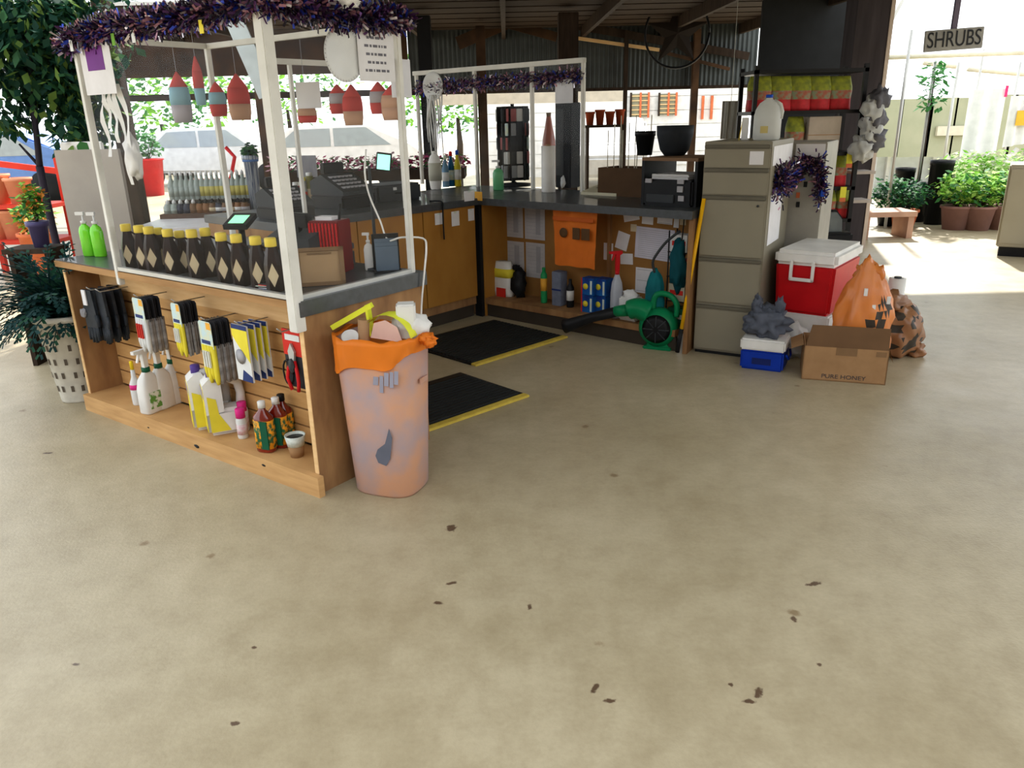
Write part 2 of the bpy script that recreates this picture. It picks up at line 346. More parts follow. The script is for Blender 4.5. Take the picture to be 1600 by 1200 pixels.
# backdrop hedge trees outside, seen between posts
def leaves(b, c, r, n, size, m=0, droop=0, hollow=.3):
    for i in range(n):
        d = Vector((random.gauss(0, 1), random.gauss(0, 1), random.gauss(0, 1))).normalized() * (hollow + (1 - hollow) * random.random() ** .6)
        p = Vector((c[0] + d.x * r[0], c[1] + d.y * r[1], c[2] + d.z * r[2])); a = random.uniform(0, 2 * pi); t = random.uniform(-.9, .5) - droop
        u = Vector((cos(a) * cos(t), sin(a) * cos(t), sin(t))); v = u.cross(Vector((random.gauss(0, .4), random.gauss(0, .4), 1))).normalized(); s = size * random.uniform(.6, 1.3)
        b.poly([p, p + u * s * .5 + v * s * .28, p + u * s, p + u * s * .5 - v * s * .28], [(0, 1, 2, 3)], m if not isinstance(m, tuple) else random.choice(m))
def tree(name, label, P, trunk, crown, n, size, mats, group=None):
    t = thing(name, label, 'tree', P, 0, group); b = B(); b.tube([(0, 0, 0), (.05, 0, trunk * .5), (0, 0, trunk * 1.2)], [.14, .11, .06]); obj('trunk', b, WOODD, t)
    b = B(); leaves(b, (0, 0, trunk + crown[2] * .8), crown, n, size, (0, 1)); obj('foliage', b, mats, t, kind='stuff'); return t
for i, (xx, Y, s, lb) in enumerate(((250, 26, 1.0, 'green leafy tree outside behind the hanging windsocks'), (450, 33, 1.3, 'pale green tree outside behind the blank hanging sheet'), (715, 29, 1.0, 'green tree outside behind the round white plate'))):
    p = HY(xx, 180, Y); tree('garden_tree', lb, (p.x, Y, 0), 1.3 * s, (2.6 * s, 1.6, 1.5 * s), 1200, .28, [LEAFM, LEAFL])

# greenhouse side on the right: ribs, cross pipes, low wall, panels
gh = thing('greenhouse', 'pale greenhouse frame with thin pipes and a beige panelled lower wall at right', 'greenhouse', (0, 0, 0))
Yg = 13.5; GW = mat('green_beige_board', (.42, .43, .3), .7, c2=(.34, .36, .24), scale=3)
edges = [1380, 1402, 1447, 1452, 1487, 1497, 1523]
for (xa, xb, yt) in ((1378, 1403, 156), (1408, 1449, 155), (1455, 1486, 153), (1496, 1522, 153), (1558, 1576, 148), (1583, 1600, 148)):
    p, q = HY(xa, yt, Yg), HY(xb, 235, Yg); b = B(); b.box(p.x, Yg, q.z - .1, q.x, Yg + .05, p.z); obj('wall_panel', b, GW, gh)
for (xa, ya, xb, yb) in ((1380, 0, 1372, 375), ):
    pass
for (x0_, y0_, x1_, y1_, Y, r) in ((1407, 75, 1381, 370, 10.2, .02), (1453, 120, 1424, 352, 11.0, .022), (1490, 120, 1468, 292, 12.2, .02), (1524, 100, 1502, 292, 12.2, .018), (1580, 120, 1560, 290, 12.2, .018), (1540, 250, 1532, 300, 12.6, .03)):
    p = HY(x1_, y1_, Y); b = B(); b.tube([(p.x, Y, 0), (p.x, Y, HY(x0_, y0_, Y).z + .2)], r); obj('pipe_post', b, STEEL, gh)
PIPE = mat('pale_pipe', (.7, .66, .52), .5)
for (xa, ya, xb, yb, Y) in ((1443, 98, 1494, 104, 13), (1512, 108, 1600, 116, 13), (1370, 90, 1600, 82, 12)):
    p, q = HY(xa, ya, Y), HY(xb, yb, Y); b = B(); b.tube([p, q], .035); obj('cross_pipe', b, PIPE, gh)
for (xa, ya, xb, yb) in ((1388, 40, 1410, 0), (1478, 240, 1494, 276), (1563, 262, 1590, 232)):
    b = B(); b.beam(HY(xa, ya, 12.8), HY(xb, yb, 12.8), .05, .05); obj('brace', b, STEEL, gh)
p, q = HY(1372, 238, 14), HY(1640, 300, 14); b = B(); b.box(p.x, 14, 0, q.x + 2, 14.1, p.z + .05); obj('lower_wall', b, mat('pale_grey_sheet', (.5, .53, .54), .6), gh)
for i in range(8):
    X = p.x + .15 + i * .8; b = B(); b.box(X, 13.93, 0, X + .06, 14, p.z + .05); obj('wall_stud', b, STEEL, gh)
p = HY(1455, 210, 13.6); b = B(); b.box(p.x, 13.42, 1.05, p.x + .75, 13.48, 1.2); obj('window_sill', b, PIPE, gh)

# hanging sign
s0, s1 = HY(1443, 78, 8.0), HY(1539, 45, 8.0)
sg = thing('hanging_sign', 'grey board sign reading SHRUBS hung from a pole at upper right', 'sign', ((s0.x + s1.x) / 2, 8.0, (s0.z + s1.z) / 2))
hw = (s1.x - s0.x) / 2; b = B(); b.box(-hw, 0, -.095, hw, .02, .095, bev=.004); bd = obj('board', b, mat('grey_board', (.32, .32, .3), .7, c2=(.2, .2, .2), scale=5), sg)
bd.rotation_euler.y = R(-3)
text('lettering', 'SHRUBS', .2, BLACK, sg, (0, -.003, 0), (R(90), R(-3), 0), sx=.74)
b = B(); b.box(-.025, .021, -.09, .025, .05, 1.3); obj('hanger', b, mat('purple_grey_pipe', (.14, .12, .18), .5), sg)
# beige cabinet at the right edge
q = G(1575, 412); tk = thing('beige_cabinet', 'tall beige metal cabinet cut off by the right edge', 'cabinet', (q.x + .62, q.y + .48, 0), -32)
BEI = mat('beige_metal', (.37, .34, .26), .45, c2=(.34, .31, .235), scale=3)
zt = zat(q, 262); b = B(); b.box(-.4, -.3, .1, .5, .35, zt, bev=.01); obj('body', b, BEI, tk)
b = B(); b.box(-.37, -.27, 0, .47, .3, .1); obj('plinth', b, BLACK, tk)
b = B(); b.box(-.38, -.312, .14, .03, -.3, zt - .04); d = obj('door', b, BEI, tk); b = B(); b.box(.0, -.33, .6, .015, -.312, .75); obj('handle', b, STEEL, d)
b = B(); b.box(.05, -.312, .14, .47, -.3, zt - .04); obj('door', b, BEI, tk)

# white placards hanging by the greenhouse posts
WC = mat('white_cloth', (.85, .85, .86), .8)
for (xa, ya, xb, yb, lb) in ((1516, 140, 1556, 244, 'white cloth banner hanging between the greenhouse posts'), (1580, 150, 1600, 230, 'white banner with orange mark at the right edge')):
    p, q = HY(xa, ya, 11.5), HY(xb, yb, 11.5); t = thing('banner', lb, 'banner', ((p.x + q.x) / 2, 11.5, q.z)); w = (q.x - p.x) / 2
    pts = []; n = 12
    for i in range(n + 1):
        X = -w + 2 * w * i / n
        for Z in (0, (p.z - q.z)): pts.append((X, .03 * sin(i * 1.1) , Z + (.05 * i / n if Z == 0 else 0)))
    b = B(); b.poly(pts, [(2 * i, 2 * i + 2, 2 * i + 3, 2 * i + 1) for i in range(n)], 0, True); obj('cloth', b, WC, t)
    if xa > 1570: b = B(); b.box(-.06, -.05, .3, w, -.045, .5); obj('printed_mark', b, mat('ochre', (.8, .45, .05), .7), t)
    else: b = B(); b.box(w - .06, -.05, .8, w - .02, -.045, .95); obj('printed_mark', b, mat('pink', (.8, .05, .2), .7), t)

# potted shrubs on the sunny floor, and black nursery tubs
def pot(b, r, h, m=0, rim=.02, n=18):
    b.lathe([(r * .72, 0), (r * .95, h - .03), (r + rim * .4, h - .03), (r + rim * .4, h), (r * .88, h), (r * .8, h * .9), (.001, h * .88)], n, m=m)
def potted(label, P, r, h, fol, n, size, pm, lm, cat='plant', name='potted_shrub', group=None, stem=.05):
    t = thing(name, label, cat, P, random.uniform(0, 90), group); b = B(); pot(b, r, h); obj('pot', b, pm, t)
    b = B(); [b.tube([(0, 0, h * .85), (random.uniform(-.5, .5) * fol[0], random.uniform(-.5, .5) * fol[1], h + fol[2] * random.uniform(.6, 1.2))], .006, 5) for _ in range(7)]; obj('stem', b, WOODD, t)
    b = B(); leaves(b, (0, 0, h + fol[2] * .75 + stem), fol, n, size, tuple(range(len(lm)))); obj('foliage', b, lm, t, kind='stuff'); return t
BROWNP = mat('mauve_pot', (.28, .15, .13), .7); 
names = ['left of the row, beside the black tub', 'second of the row from the black tub', 'third of the row from the black tub', 'fourth of the row, beside the beige cabinet', 'end of the row, half hidden by the beige cabinet']
for i, (xx, yy) in enumerate(((1490, 358), (1525, 359), (1562, 358), (1592, 358))):
    p = G(xx, yy); potted('lime green potted shrub in a brown pot, ' + names[i], p, .19, .3, (.3, .3, .22), 420, .09, BROWNP, [LEAFL, leafm('leaf_yellow_green', (.45, .7, .15)), LEAFM], group='lime shrubs along the sunny floor')
for i, (xx, yy) in enumerate(((1480, 345), (1512, 344), (1545, 344), (1580, 343))):
    p = G(xx, yy); potted(['pale shrub behind the row, nearest the black tubs', 'pale shrub behind the row, second from the black tubs', 'pale shrub behind the row, third from the black tubs', 'pale shrub behind the row, next to the beige cabinet'][i], p, .19, .36, (.36, .3, .3), 420, .09, BLACK, [LEAFL, leafm('leaf_overexposed', (.75, .85, .5))], group='taller pale shrubs behind the lime row')  # overexposed sunlight is painted into the paler leaf colour
potted('small green bush in an orange-red pot left of the black tubs', G(1410, 356), .17, .24, (.34, .3, .2), 500, .08, TERRA, [LEAFM, LEAFD])
potted('dark green bush beside the timber bench outside', G(1385, 352), .15, .2, (.28, .26, .24), 400, .08, BLACK, [LEAFD, LEAFM])
def tub(label, xx, yb, yt, r, Y=None):
    P = G(xx, yb); h = zat(P, yt); t = thing('nursery_tub', label, 'tub', P, 0, 'black nursery tubs by the greenhouse'); b = B(); b.lathe([(r * .8, 0), (r * .97, h - .06), (r, h - .06), (r, h), (r * .9, h), (r * .85, .1), (.001, .1)], 20); obj('tub', b, BLACK, t); return t
tub('tall black nursery tub in the middle of the greenhouse front', 1458, 350, 250, .15); tub('black nursery tub just left of the tall black tub', 1427, 345, 285, .2); tub('tall narrow dark tub beside the leftmost pipe post', 1404, 345, 262, .13)
t = potted('slim young tree with sparse leaves standing in front of greenhouse wall', G(1428, 344), .12, .2, (.01, .01, .01), 1, .01, BLACK, [LEAFM])
b = B(); leaves(b, (.05, 0, 1.75), (.28, .2, .35), 160, .1); obj('upper_foliage', b, LEAFM, t, kind='stuff'); b = B(); b.tube([(0, 0, .2), (.04, 0, 1.2), (.03, 0, 1.9)], .008, 6); b.tube([(.02, 0, .2), (-.1, 0, 1.1)], .007, 6); obj('stem', b, WOODD, t)
# timber bench outside, behind the post
P = G(1368, 372); t = thing('timber_bench', 'pinkish timber low bench behind the big dark post', 'bench', P, 0); PK = mat('pink_timber', (.6, .38, .28), .7, c2=(.45, .27, .2), scale=6)
for k in range(3): b = B(); b.box(-.25, -.1 + .15 * k, .26, .42, .03 + .15 * k, .32); obj('plank', b, PK, t)
for X in (-.2, .33): b = B(); b.box(X, -.08, 0, X + .07, .3, .26); obj('leg', b, PK, t)
# ------------------------------------------------------------ near counter (frame N: x to the right along its front, y into it)
N = Frame(G(503, 771), -36); L = 1.88; DP = .68; ZT = .82
def bx(fr, x0, y0, z0, x1, y1, z1, bev=0): b = B(); b.box(x0, y0, z0, x1, y1, z1, bev=bev); return b
nc = thing('display_counter', 'plywood sales counter with slatted display recess facing the camera', 'counter', N.o, N.deg)
obj('right_side_panel', bx(N, -.022, 0, 0.0, 0, DP, .77), WOODB, nc); obj('edge_strip', bx(N, -.022, -.004, .09, 0, 0, .77), WOODL, nc)
obj('left_side_panel', bx(N, -L, 0, 0, -L + .022, DP, .77), WOODB, nc); obj('edge_strip', bx(N, -L, -.004, 0, -L + .022, 0, .77), WOODL, nc)
k = obj('kick_board', bx(N, -L, -.035, 0.0, .028, -.005, .09), WOOD, nc)
for (xx, yy, s) in ((310, 712, .02), (412, 727, .012), (232, 668, .008)):
    q = N.fy(xx, yy, -.035); b = B(); b.blob((0, 0, 0), (s, .002, s * .45), seed=xx, n=2); obj('stain', b, BLACK, k, loc=(q.x, -.036, max(q.z, .03)))
obj('bottom_shelf', bx(N, -L + .022, -.004, .07, -.022, .18, .09), WOOD, nc)
obj('back_board', bx(N, -L + .022, .2, .09, -.022, .22, .76), mat('groove_brown', (.25, .13, .05), .7), nc)
obj('rear_panel', bx(N, -L + .022, DP - .02, 0, -.022, DP, .77), WOODB, nc)
z = .1
for i in range(7):
    obj('slat', bx(N, -L + .35 if 0 else -L + .024, .18, z, -.024, .2, z + .074), SLAT, nc); z += .083
obj('header_board', bx(N, -L + .024, .165, .655, -.024, .18, .755), WOODL, nc)
obj('top_rail', bx(N, -L - .05, -.014, .785, 0.0, .03, .815), WOODB if 0 else mat('edge_wood', (.42, .24, .1), .55, c2=(.3, .16, .06), scale=5, stretch=(1, 8, 8)), nc)
obj('countertop', bx(N, -L - .06, -.004, .80 if 0 else .8155, .0135, DP + .03, ZT), LAM, nc); obj('top_core', bx(N, -L - .04, .03, .785, -.001, DP + .02, .8155), WOODB, nc)
obj('end_countertop', bx(N, -L - .06, DP + .031, .80, -1.42, 1.02, ZT), LAM, nc); obj('end_panel', bx(N, -L, .98, 0, -1.44, 1.0, .80), WOODB, nc); obj('left_side_panel', bx(N, -L, DP + .001, 0, -L + .022, .98, .80), WOODB, nc)
obj('side_trim', bx(N, 0.0, -.014, .758, .014, DP + .03, .8155), LAM, nc)
# clear screen on the counter
sf = thing('clear_screen', 'tall white framed clear screen standing on the near counter', 'screen', N.w(0, 0, ZT), N.deg)
FX0, FX1, FY1, FZ = -1.315, -.02, DP - .03, 1.03
for (x, y, w) in ((FX0, .0, .028), (FX1, 0, .045), (FX1, FY1, .026), (FX0, FY1, .026)): obj('frame_post', bx(N, x - w / 2, y - w / 2, 0 if y else -.07, x + w / 2, y + w / 2, FZ, bev=.003), WPAINT, sf) if not (x == FX1 and y == 0) else obj('frame_post', bx(N, x - .02, -.035, -.12, x + .028, .012, FZ, bev=.003), WPAINT, sf)
for (z, w) in ((.0, .018), (FZ - .025, .025)):
    obj('frame_rail', bx(N, FX0, -.012, z, FX1, .01, z + w), ALU if z < .1 else WPAINT, sf); obj('frame_rail', bx(N, FX1 - .01, 0, z, FX1 + .012, FY1, z + w), ALU if z < .1 else WPAINT, sf)
    obj('frame_rail', bx(N, FX0, FY1 - .01, z, FX1, FY1 + .01, z + w), WPAINT, sf) if z > .1 else None
    obj('frame_rail', bx(N, FX0 - .01, 0, z, FX0 + .01, FY1, z + w), WPAINT, sf) if z > .1 else None
obj('pane', bx(N, FX0 + .014, -.002, .018, FX1 - .02, .002, FZ - .025), PANE, sf)
obj('pane', bx(N, FX1 - .002, .012, .018, FX1 + .002, FY1 - .012, FZ - .025), PANE, sf)
obj('pane', bx(N, FX0 - .002, .012, .018, FX0 + .002, FY1 - .012, FZ - .025), PANE, sf)

# ------------------------------------------------------------ back counters (frame K at the dark corner post)
K = Frame(G(755, 493), -41); ZB = .91
bc = thing('back_counter', 'long plywood back counter with dark top and open knee space', 'counter', K.o, K.deg)
LB = 1.80; DB = .85; INY = .28
obj('side_panel', bx(K, 0, 0, 0, .03, DB, .86), WOODO, bc); cl0, cl1 = G(1082, 550), G(1178, 562); cdir = (cl1 - cl0).normalized(); cback = Vector((-cdir.y, cdir.x, 0)); e0 = K.l(cl0 - cdir * .02); e1 = K.l(cl0 - cdir * .02 + cback)
ex = lambda y: e0.x + (e1.x - e0.x) * (y - e0.y) / (e1.y - e0.y)
b = B(); b.prism([(ex(.0) - .03, .0), (ex(.0), .0), (ex(DB), DB), (ex(DB) - .03, DB)], 0, .86); obj('side_panel', b, WOODB, bc); LB = min(ex(0), ex(INY)) - .005
obj('platform', bx(K, .03, -.0, .1, LB - .03, INY, .145), WOODB, bc); obj('kick_board', bx(K, .03, 0.02, 0, LB - .03, .04, .1), TOE, bc)
PB = mat('pin_board', (.34, .17, .05), .7, c2=(.25, .12, .035), scale=4)
obj('back_panel', bx(K, .03, INY, .1, LB - .03, INY + .02, .86), PB, bc)
obj('corner_post', bx(K, -.05, -.03, 0, .02, .03, .86), BLACK, bc)
obj('upright', bx(K, .99, INY - .03, .145, 1.01, INY, .86), WOODB, bc)
b = B(); b.prism([(0, -.03), (ex(-.03), -.03), (ex(DB), DB), (0, DB)], .86, ZB); obj('countertop', b, LAM, bc)
mc = thing('side_counter', 'orange plywood counter with dark top running left from the corner post', 'counter', K.o, K.deg)
ML = 1.75
for i, (a, c_) in enumerate(((.0, .58), (.585, 1.16), (1.165, 1.75))):
    obj('front_panel', bx(K, -.03, -c_, .17, -.002, -a - .003 - (.05 if i == 0 else 0), .86), WOODO, mc)
obj('toe_board', bx(K, -.09, -ML, 0, -.06, -.04, .17), TOE, mc); obj('carcass', bx(K, -.8, -ML, .1, -.03, -.04, .86), WOODB, mc)
obj('countertop', bx(K, -.85, -ML, .86, .02, 0.0, ZB, bev=.004), LAM, mc); obj('countertop', bx(K, -.85, 0, .86, -.002, DB, ZB, bev=.004), LAM, mc)
obj('rear_support', bx(K, -.8, 0, 0, -.05, DB - .05, .86), WOODB, mc)
# second clear screen, standing on the back counters
s2 = thing('rear_screen', 'long white framed screen standing on the back counters', 'screen', K.w(0, 0, ZB), K.deg)
FF = K.g(910, 300, ZB); fx1 = FF.x; fy = FF.y; H2 = zat(K.w(fx1, fy), 90) - ZB
xs = [fx1, K.fy(832, 200, fy).x, K.fy(744, 200, fy).x, K.fy(655, 200, fy).x]
for x in xs: obj('frame_post', bx(K, x - .014, fy - .014, 0, x + .014, fy + .014, H2, bev=.003), WPAINT, s2)
obj('frame_rail', bx(K, xs[-1] - .03, fy - .02, H2 - .035, xs[0] + .014, fy + .02, H2, bev=.003), WPAINT, s2)
for i in range(3): obj('pane', bx(K, xs[i + 1] + .016, fy - .002, .0, xs[i] - .016, fy + .002, H2 - .035), PANE, s2)
# third narrow white frame further left (seen between the near posts)
q = K.g(478, 345, ZB)
s3 = thing('side_screen', 'thin white framed screen on the left half of the side counter', 'screen', K.w(0, 0, ZB), K.deg)
h3 = zat(K.w(q.x, q.y), 92) - ZB; x3 = q.x; ys = [q.y, q.y + .8]
for y in ys: obj('frame_post', bx(K, x3 - .01, y - .01, 0, x3 + .01, y + .01, h3), WPAINT, s3)
obj('frame_rail', bx(K, x3 - .012, ys[0] - .1, h3 - .03, x3 + .012, ys[1], h3), WPAINT, s3)
obj('pane', bx(K, x3 - .002, ys[0] + .012, 0, x3 + .002, ys[1] - .012, h3 - .03), PANE, s3)

# rubber mats with yellow edges
def rmat(label, p0, p1, deep, wid):
    a, c_ = G(*p0), G(*p1); d = (c_ - a); ang = math.degrees(math.atan2(d.y, d.x)); t = thing('rubber_mat', label, 'mat', a, ang, 'anti-fatigue mats behind the counter'); ln = d.length
    obj('yellow_edge', bx(K, 0, -.005, 0, ln, .045, .014, bev=.004), mat('yellow_edge', (.62, .47, .08), .7, c2=(.5, .37, .06), scale=30), t)
    obj('mat_base', bx(K, 0, .045, 0, ln, deep, .01), BLACK, t)
    for k in range(int((deep - .08) / .035)):
        y = .06 + k * .035; obj('rib', bx(K, .02, y, .01, ln - .02, y + .018, .018), mat('mat_rubber', (.02, .022, .022), .6), t)
    return t
rmat('black ribbed mat with yellow edge, the further one by the back counter', (743, 573), (887, 528), .75, 1)
rmat('black ribbed mat with yellow edge, the nearer one beside the bin', (655, 680), (827, 620), .6, 1)
# ------------------------------------------------------------ stock in the display recess of the near counter
def Nat(x, y, z=.0): return N.w(x, y, z)
ORD = ['leftmost', 'second from left', 'third from left', 'fourth from left', 'fifth from left', 'sixth from left', 'seventh from left', 'eighth from left', 'ninth from left', 'tenth from left', 'eleventh from left', 'rightmost']
# peg hooks are part of the counter; stock hangs from them
def hook(x, z): obj('peg_hook', (lambda b: b.tube([(x, .18, z + .012), (x, .02, z + .012), (x, .0, z + .03)], .003, 6))(B()), ALU, nc)
# black rubber gloves
GL = mat('black_glove', (.012, .016, .02), .45, c2=(.03, .035, .045), scale=20)
g = N.fy(168, 452, .08); hook(g.x - .05, g.z - .01); hook(g.x + .04, g.z - .01)
def glove(m):
    b = B(); b.prism([(-.045, -.26), (-.05, -.12), (-.038, 0), (.038, 0), (.05, -.12), (.045, -.24)], -.007, .007, 0, 'y')
    for i in range(4): x = -.036 + i * .024; b.tube([(x, 0, -.2), (x, -.004, -.285 + .012 * abs(i - 1.5))], [.012, .009], 6)
    b.tube([(.045, 0, -.13), (.06, -.008, -.19)], [.013, .009], 6); return b
for i in range(7):
    x = g.x - .085 + (i % 2) * .09; y = .015 + .022 * i; z = g.z - .0
    t = thing('work_glove', 'black rubber work glove, ' + ['front of the hanging bundle with a white tag', 'second', 'third', 'fourth', 'fifth', 'sixth', 'rearmost'][i] + ('' if i in (0,) else ' from the front of the hanging bundle'), 'glove', N.w(x, y, z), N.deg + (-6 if i % 2 else 6), 'black gloves hanging at the left of the recess')
    if i == 6: t['label'] = 'black rubber work glove, rearmost of the hanging bundle'
    obj('glove_shell', glove(GL), GL, t)
    if i == 0: b = B(); b.box(-.03, -.014, -.08, .0, -.008, 0); obj('tag', b, PAPER, t, label='white tag'); b = B(); b.blob((-.05, -.01, -.125), (.022, .012, .025), 3); obj('cuff', b, mat('grey_fabric', (.25, .25, .27), .8), t, label='grey bunched cuff')
# blister packs of gloves and small tools: card header, hanging body
C_SKY = mat('card_sky', (.5, .66, .7), .5, c2=(.62, .66, .5), scale=30, amt=.2); C_OR = mat('card_orange', (.85, .42, .05), .5); C_WH = mat('card_white', (.72, .74, .74), .5); C_YE = mat('card_yellow', (.82, .7, .05), .5); C_NAVY = mat('card_navy', (.02, .04, .16), .5); C_RED = mat('card_red', (.6, .03, .02), .5); C_BK = mat('card_back_dark', (.03, .03, .035), .5)
def pack(kind, w, h, front=True):
    t = thing('hanging_pack', '', 'pack', (0, 0, 0), N.deg)
    b = B(); b.prism([(-w / 2, -h * .42), (-w / 2, -.01), (-w / 2 + .01, 0), (w / 2 - .01, 0), (w / 2, -.01), (w / 2, -h * .42)], 0, .002, 0, 'y'); c = obj('header_card', b, C_SKY if front else C_BK, t)
    if front: b = B(); b.box(w * .12, -.001, -.035, w / 2 - .003, 0, -.004); obj('printed_mark', b, C_OR, c)
    if front: b = B(); b.box(-w * .4, -.001, -h * .36, w * .3, 0, -h * .3); obj('printed_mark', b, C_NAVY, c)
    cols = {'red': (C_WH, C_RED), 'yellow': (C_YE, C_WH), 'white': (C_WH, C_OR)}[kind] if front else (mat('edge_grey', (.35, .34, .33), .6, c2=(.15, .14, .14), scale=30), (C_RED if kind == 'red' else C_YE))
    b = B(); n = 4
    for i in range(n):
        x = -w * .36 + i * w * .24; b.tube([(x, .006, -h * .38), (x * 1.08, .004, -h * (.82 + .1 * (i % 2))), (x * 1.1, .004, -h * (.92 + .08 * (i % 2)))], [w * .13, w * .12, w * .07], 6, 0)
    b.box(-w * .45, .0, -h * .62, w * .45, .012, -h * .38, 0); body = obj('glove_body', b, cols[0], t)
    b = B()
    for i in range(3): x = -w * .22 + i * w * .2; b.box(x, -.016, -h * .72, x + w * .08, -.008, -h * .46)
    obj('printed_stripe', b, cols[1], body); return t
def place_packs(desc, xx, yy, w, h, kind, n, step=.0155, y0=.01, grp='glove packs hanging on the slatted back'):
    p = N.fy(xx, yy, y0); hook(p.x, p.z - .01)
    for i in range(n):
        t = pack(kind, w, h, i == 0); t.location = N.w(p.x + .004 * (i % 2), y0 + step * i, p.z); t.rotation_euler.z = R(N.deg + (4 if i % 2 else -3))
        t['label'] = desc + (', front one' if i == 0 else ', %s behind the front one' % ['', 'first', 'second', 'third', 'fourth', 'fifth', 'sixth'][i]); t['group'] = grp
place_packs('red-striped white glove pack beside the black gloves', 213, 466, .1, .27, 'red', 6)
place_packs('yellow glove pack on the small second peg', 272, 474, .075, .25, 'yellow', 6)
place_packs('long yellow-fingered glove pack above the white jugs', 318, 502, .1, .29, 'yellow', 7)
# flat tool sleeves, yellow and white with navy foot
for i, (xx, yy, y0) in enumerate(((372, 508, .015), (386, 508, .05), (396, 509, .08), (404, 510, .11))):
    p = N.fy(372, 508, .015); t = thing('tool_sleeve', 'flat yellow and white packaged tool sleeve with navy foot' + [', front one on the fourth peg', ', second on the fourth peg', ', third on the fourth peg', ', rearmost on the fourth peg'][i], 'pack', N.w(p.x, y0, p.z), N.deg + (i - 1) * 2, 'flat tool sleeves on the fourth peg')
    b = B(); b.box(-.055, 0, -.25, .055, .008, 0); s = obj('sleeve', b, C_WH, t)
    b = B(); b.prism([(-.055, -.02), (.055, -.02), (.055, -.16), (-.02, -.09), (-.055, -.05)], -.002, 0, 0, 'y'); obj('printed_field', b, C_YE, s)
    b = B(); b.prism([(-.02, -.25), (.055, -.25), (.055, -.225), (-.005, -.2)], -.002, 0, 0, 'y'); obj('printed_foot', b, C_NAVY, s)
    b = B(); b.lathe([(.0, 0), (.03, 0), (.034, .002), (0, .002)], 14, (-.01, -.002, -.14), tilt=Matrix.Rotation(R(90), 3, 'X')); obj('printed_ring', b, GREYP, s)
    b = B(); b.box(-.055, -.001, -.02, .055, .0, 0); obj('header_strip', b, C_NAVY, s)
    if i == 0: hook(p.x, p.z - .01)
# red pruner pack
p = N.fy(452, 516, .06); hook(p.x, p.z - .01); t = thing('pruner_pack', 'red carded pruner with black and red handles beside the right side panel', 'pack', N.w(p.x, .06, p.z), N.deg)
b = B(); b.box(-.06, .01, -.25, .06, .014, 0); cd = obj('card', b, C_BK, t); b = B(); b.box(-.06, .006, -.11, .06, .01, 0); obj('red_header', b, C_RED, cd, label='red header'); b = B(); b.box(-.04, .003, -.045, .05, .006, -.02); obj('printed_mark', b, C_WH, cd)
b = B(); b.tube([(-.01, 0, -.13), (-.03, -.004, -.17), (-.04, -.006, -.21), (-.02, -.004, -.26)], .008, 7); b.tube([(.01, 0, -.13), (.025, -.004, -.18), (.03, -.006, -.22), (.02, -.004, -.26)], .008, 7); obj('handle', b, RED, t)
b = B(); b.prism([(-.012, -.14), (.012, -.14), (.02, -.09), (.0, -.055), (-.02, -.09)], -.006, .004, 0, 'y'); obj('blade', b, ALU, t); b = B(); b.blob((0, -.008, -.15), (.02, .01, .03), 2); obj('pivot', b, DARK, t)
p2 = Vector((-.045, .004, -.19)); b = B(); b.tube([(p2.x + .03 * cos(a) , p2.y, p2.z + .055 * sin(a)) for a in [i * pi / 6 for i in range(13)]], .004, 6); obj('wire_loop', b, BLACK, t)

# white trigger spray bottles
def spray(label, P, rz, h=.27, body=WHITE, collar=None, cap=WHITE, lab=None, cat='bottle', w=.045, d=.028, group=None, name='spray_bottle'):
    t = thing(name, label, cat, P, rz, group); bh = h * .68
    b = B(); b.lathe([(.92 * w, 0), (w, .008), (w * .98, bh * .55), (w * .8, bh * .78), (w * .32, bh * .96), (w * .28, bh)], 20, sx=1, sy=d / w, power=.5); bo = obj('bottle', b, body, t)
    b = B(); b.lathe([(w * .36, bh - .012), (w * .36, bh + .012)], 14); obj('collar', b, collar or cap, t)
    b = B(); b.prism([(-.012, bh + .012), (-.014, h - .02), (-.06, h - .016), (-.06, h), (.03, h), (.034, h - .018), (.014, h - .03), (.012, bh + .012)], -.011, .011, 0, 'y'); hd = obj('spray_head', b, cap, t)
    b = B(); b.prism([(-.03, h - .018), (-.045, h - .06), (-.037, h - .062), (-.02, h - .02)], -.006, .006, 0, 'y'); obj('trigger', b, lab if False else cap, hd)
    if lab: b = B(); b.box(-w * .62, -d - .0015, bh * .12, w * .62, -d + .001, bh * .5); obj('label_print', b, lab, t)
    return t
DGR = mat('dark_green', (.01, .1, .05), .4)
LABG = mat('label_green', (.12, .3, .06), .5, c2=(.7, .75, .68), scale=26, amt=.1)
for i, (xx, yy) in enumerate(((231, 645), (250, 638), (270, 630))):
    P = N.g(xx, yy, .09); spray(['white trigger spray bottle with small green mark, front of three', 'white trigger spray bottle, middle of three beside the jugs', 'white trigger spray bottle, rearmost of three'][i], N.w(P.x, max(P.y + .03, .03 + .055 * i) if P.y < .16 else .14, .09), N.deg + 100, .33, WHITE, DGR, WHITE, LABG if i == 0 else None, group='white spray bottles on the bottom shelf', w=.058, d=.038)
def bottle(label, P, prof, m, rz=0, cap=None, capr=.014, capz=(.0, .02), lab=None, labr=(0, 0, 0), name='bottle', cat='bottle', group=None, sy=1, n=16, power=None):
    t = thing(name, label, cat, P, rz, group); b = B(); b.lathe(prof, n, sy=sy, power=power); bo = obj('bottle_body', b, m, t)
    if cap: b = B(); b.lathe([(capr, capz[0]), (capr, capz[1] - .002), (capr * .85, capz[1])], 12); obj('cap', b, cap, t)
    if lab: b = B(); r, z0, z1 = labr; b.lathe([(r, z0), (r, z1)], n, sy=sy, power=power); bb = obj('label_band', b, lab, t)
    return t
PINK = mat('pink_plastic', (.75, .03, .25), .4)
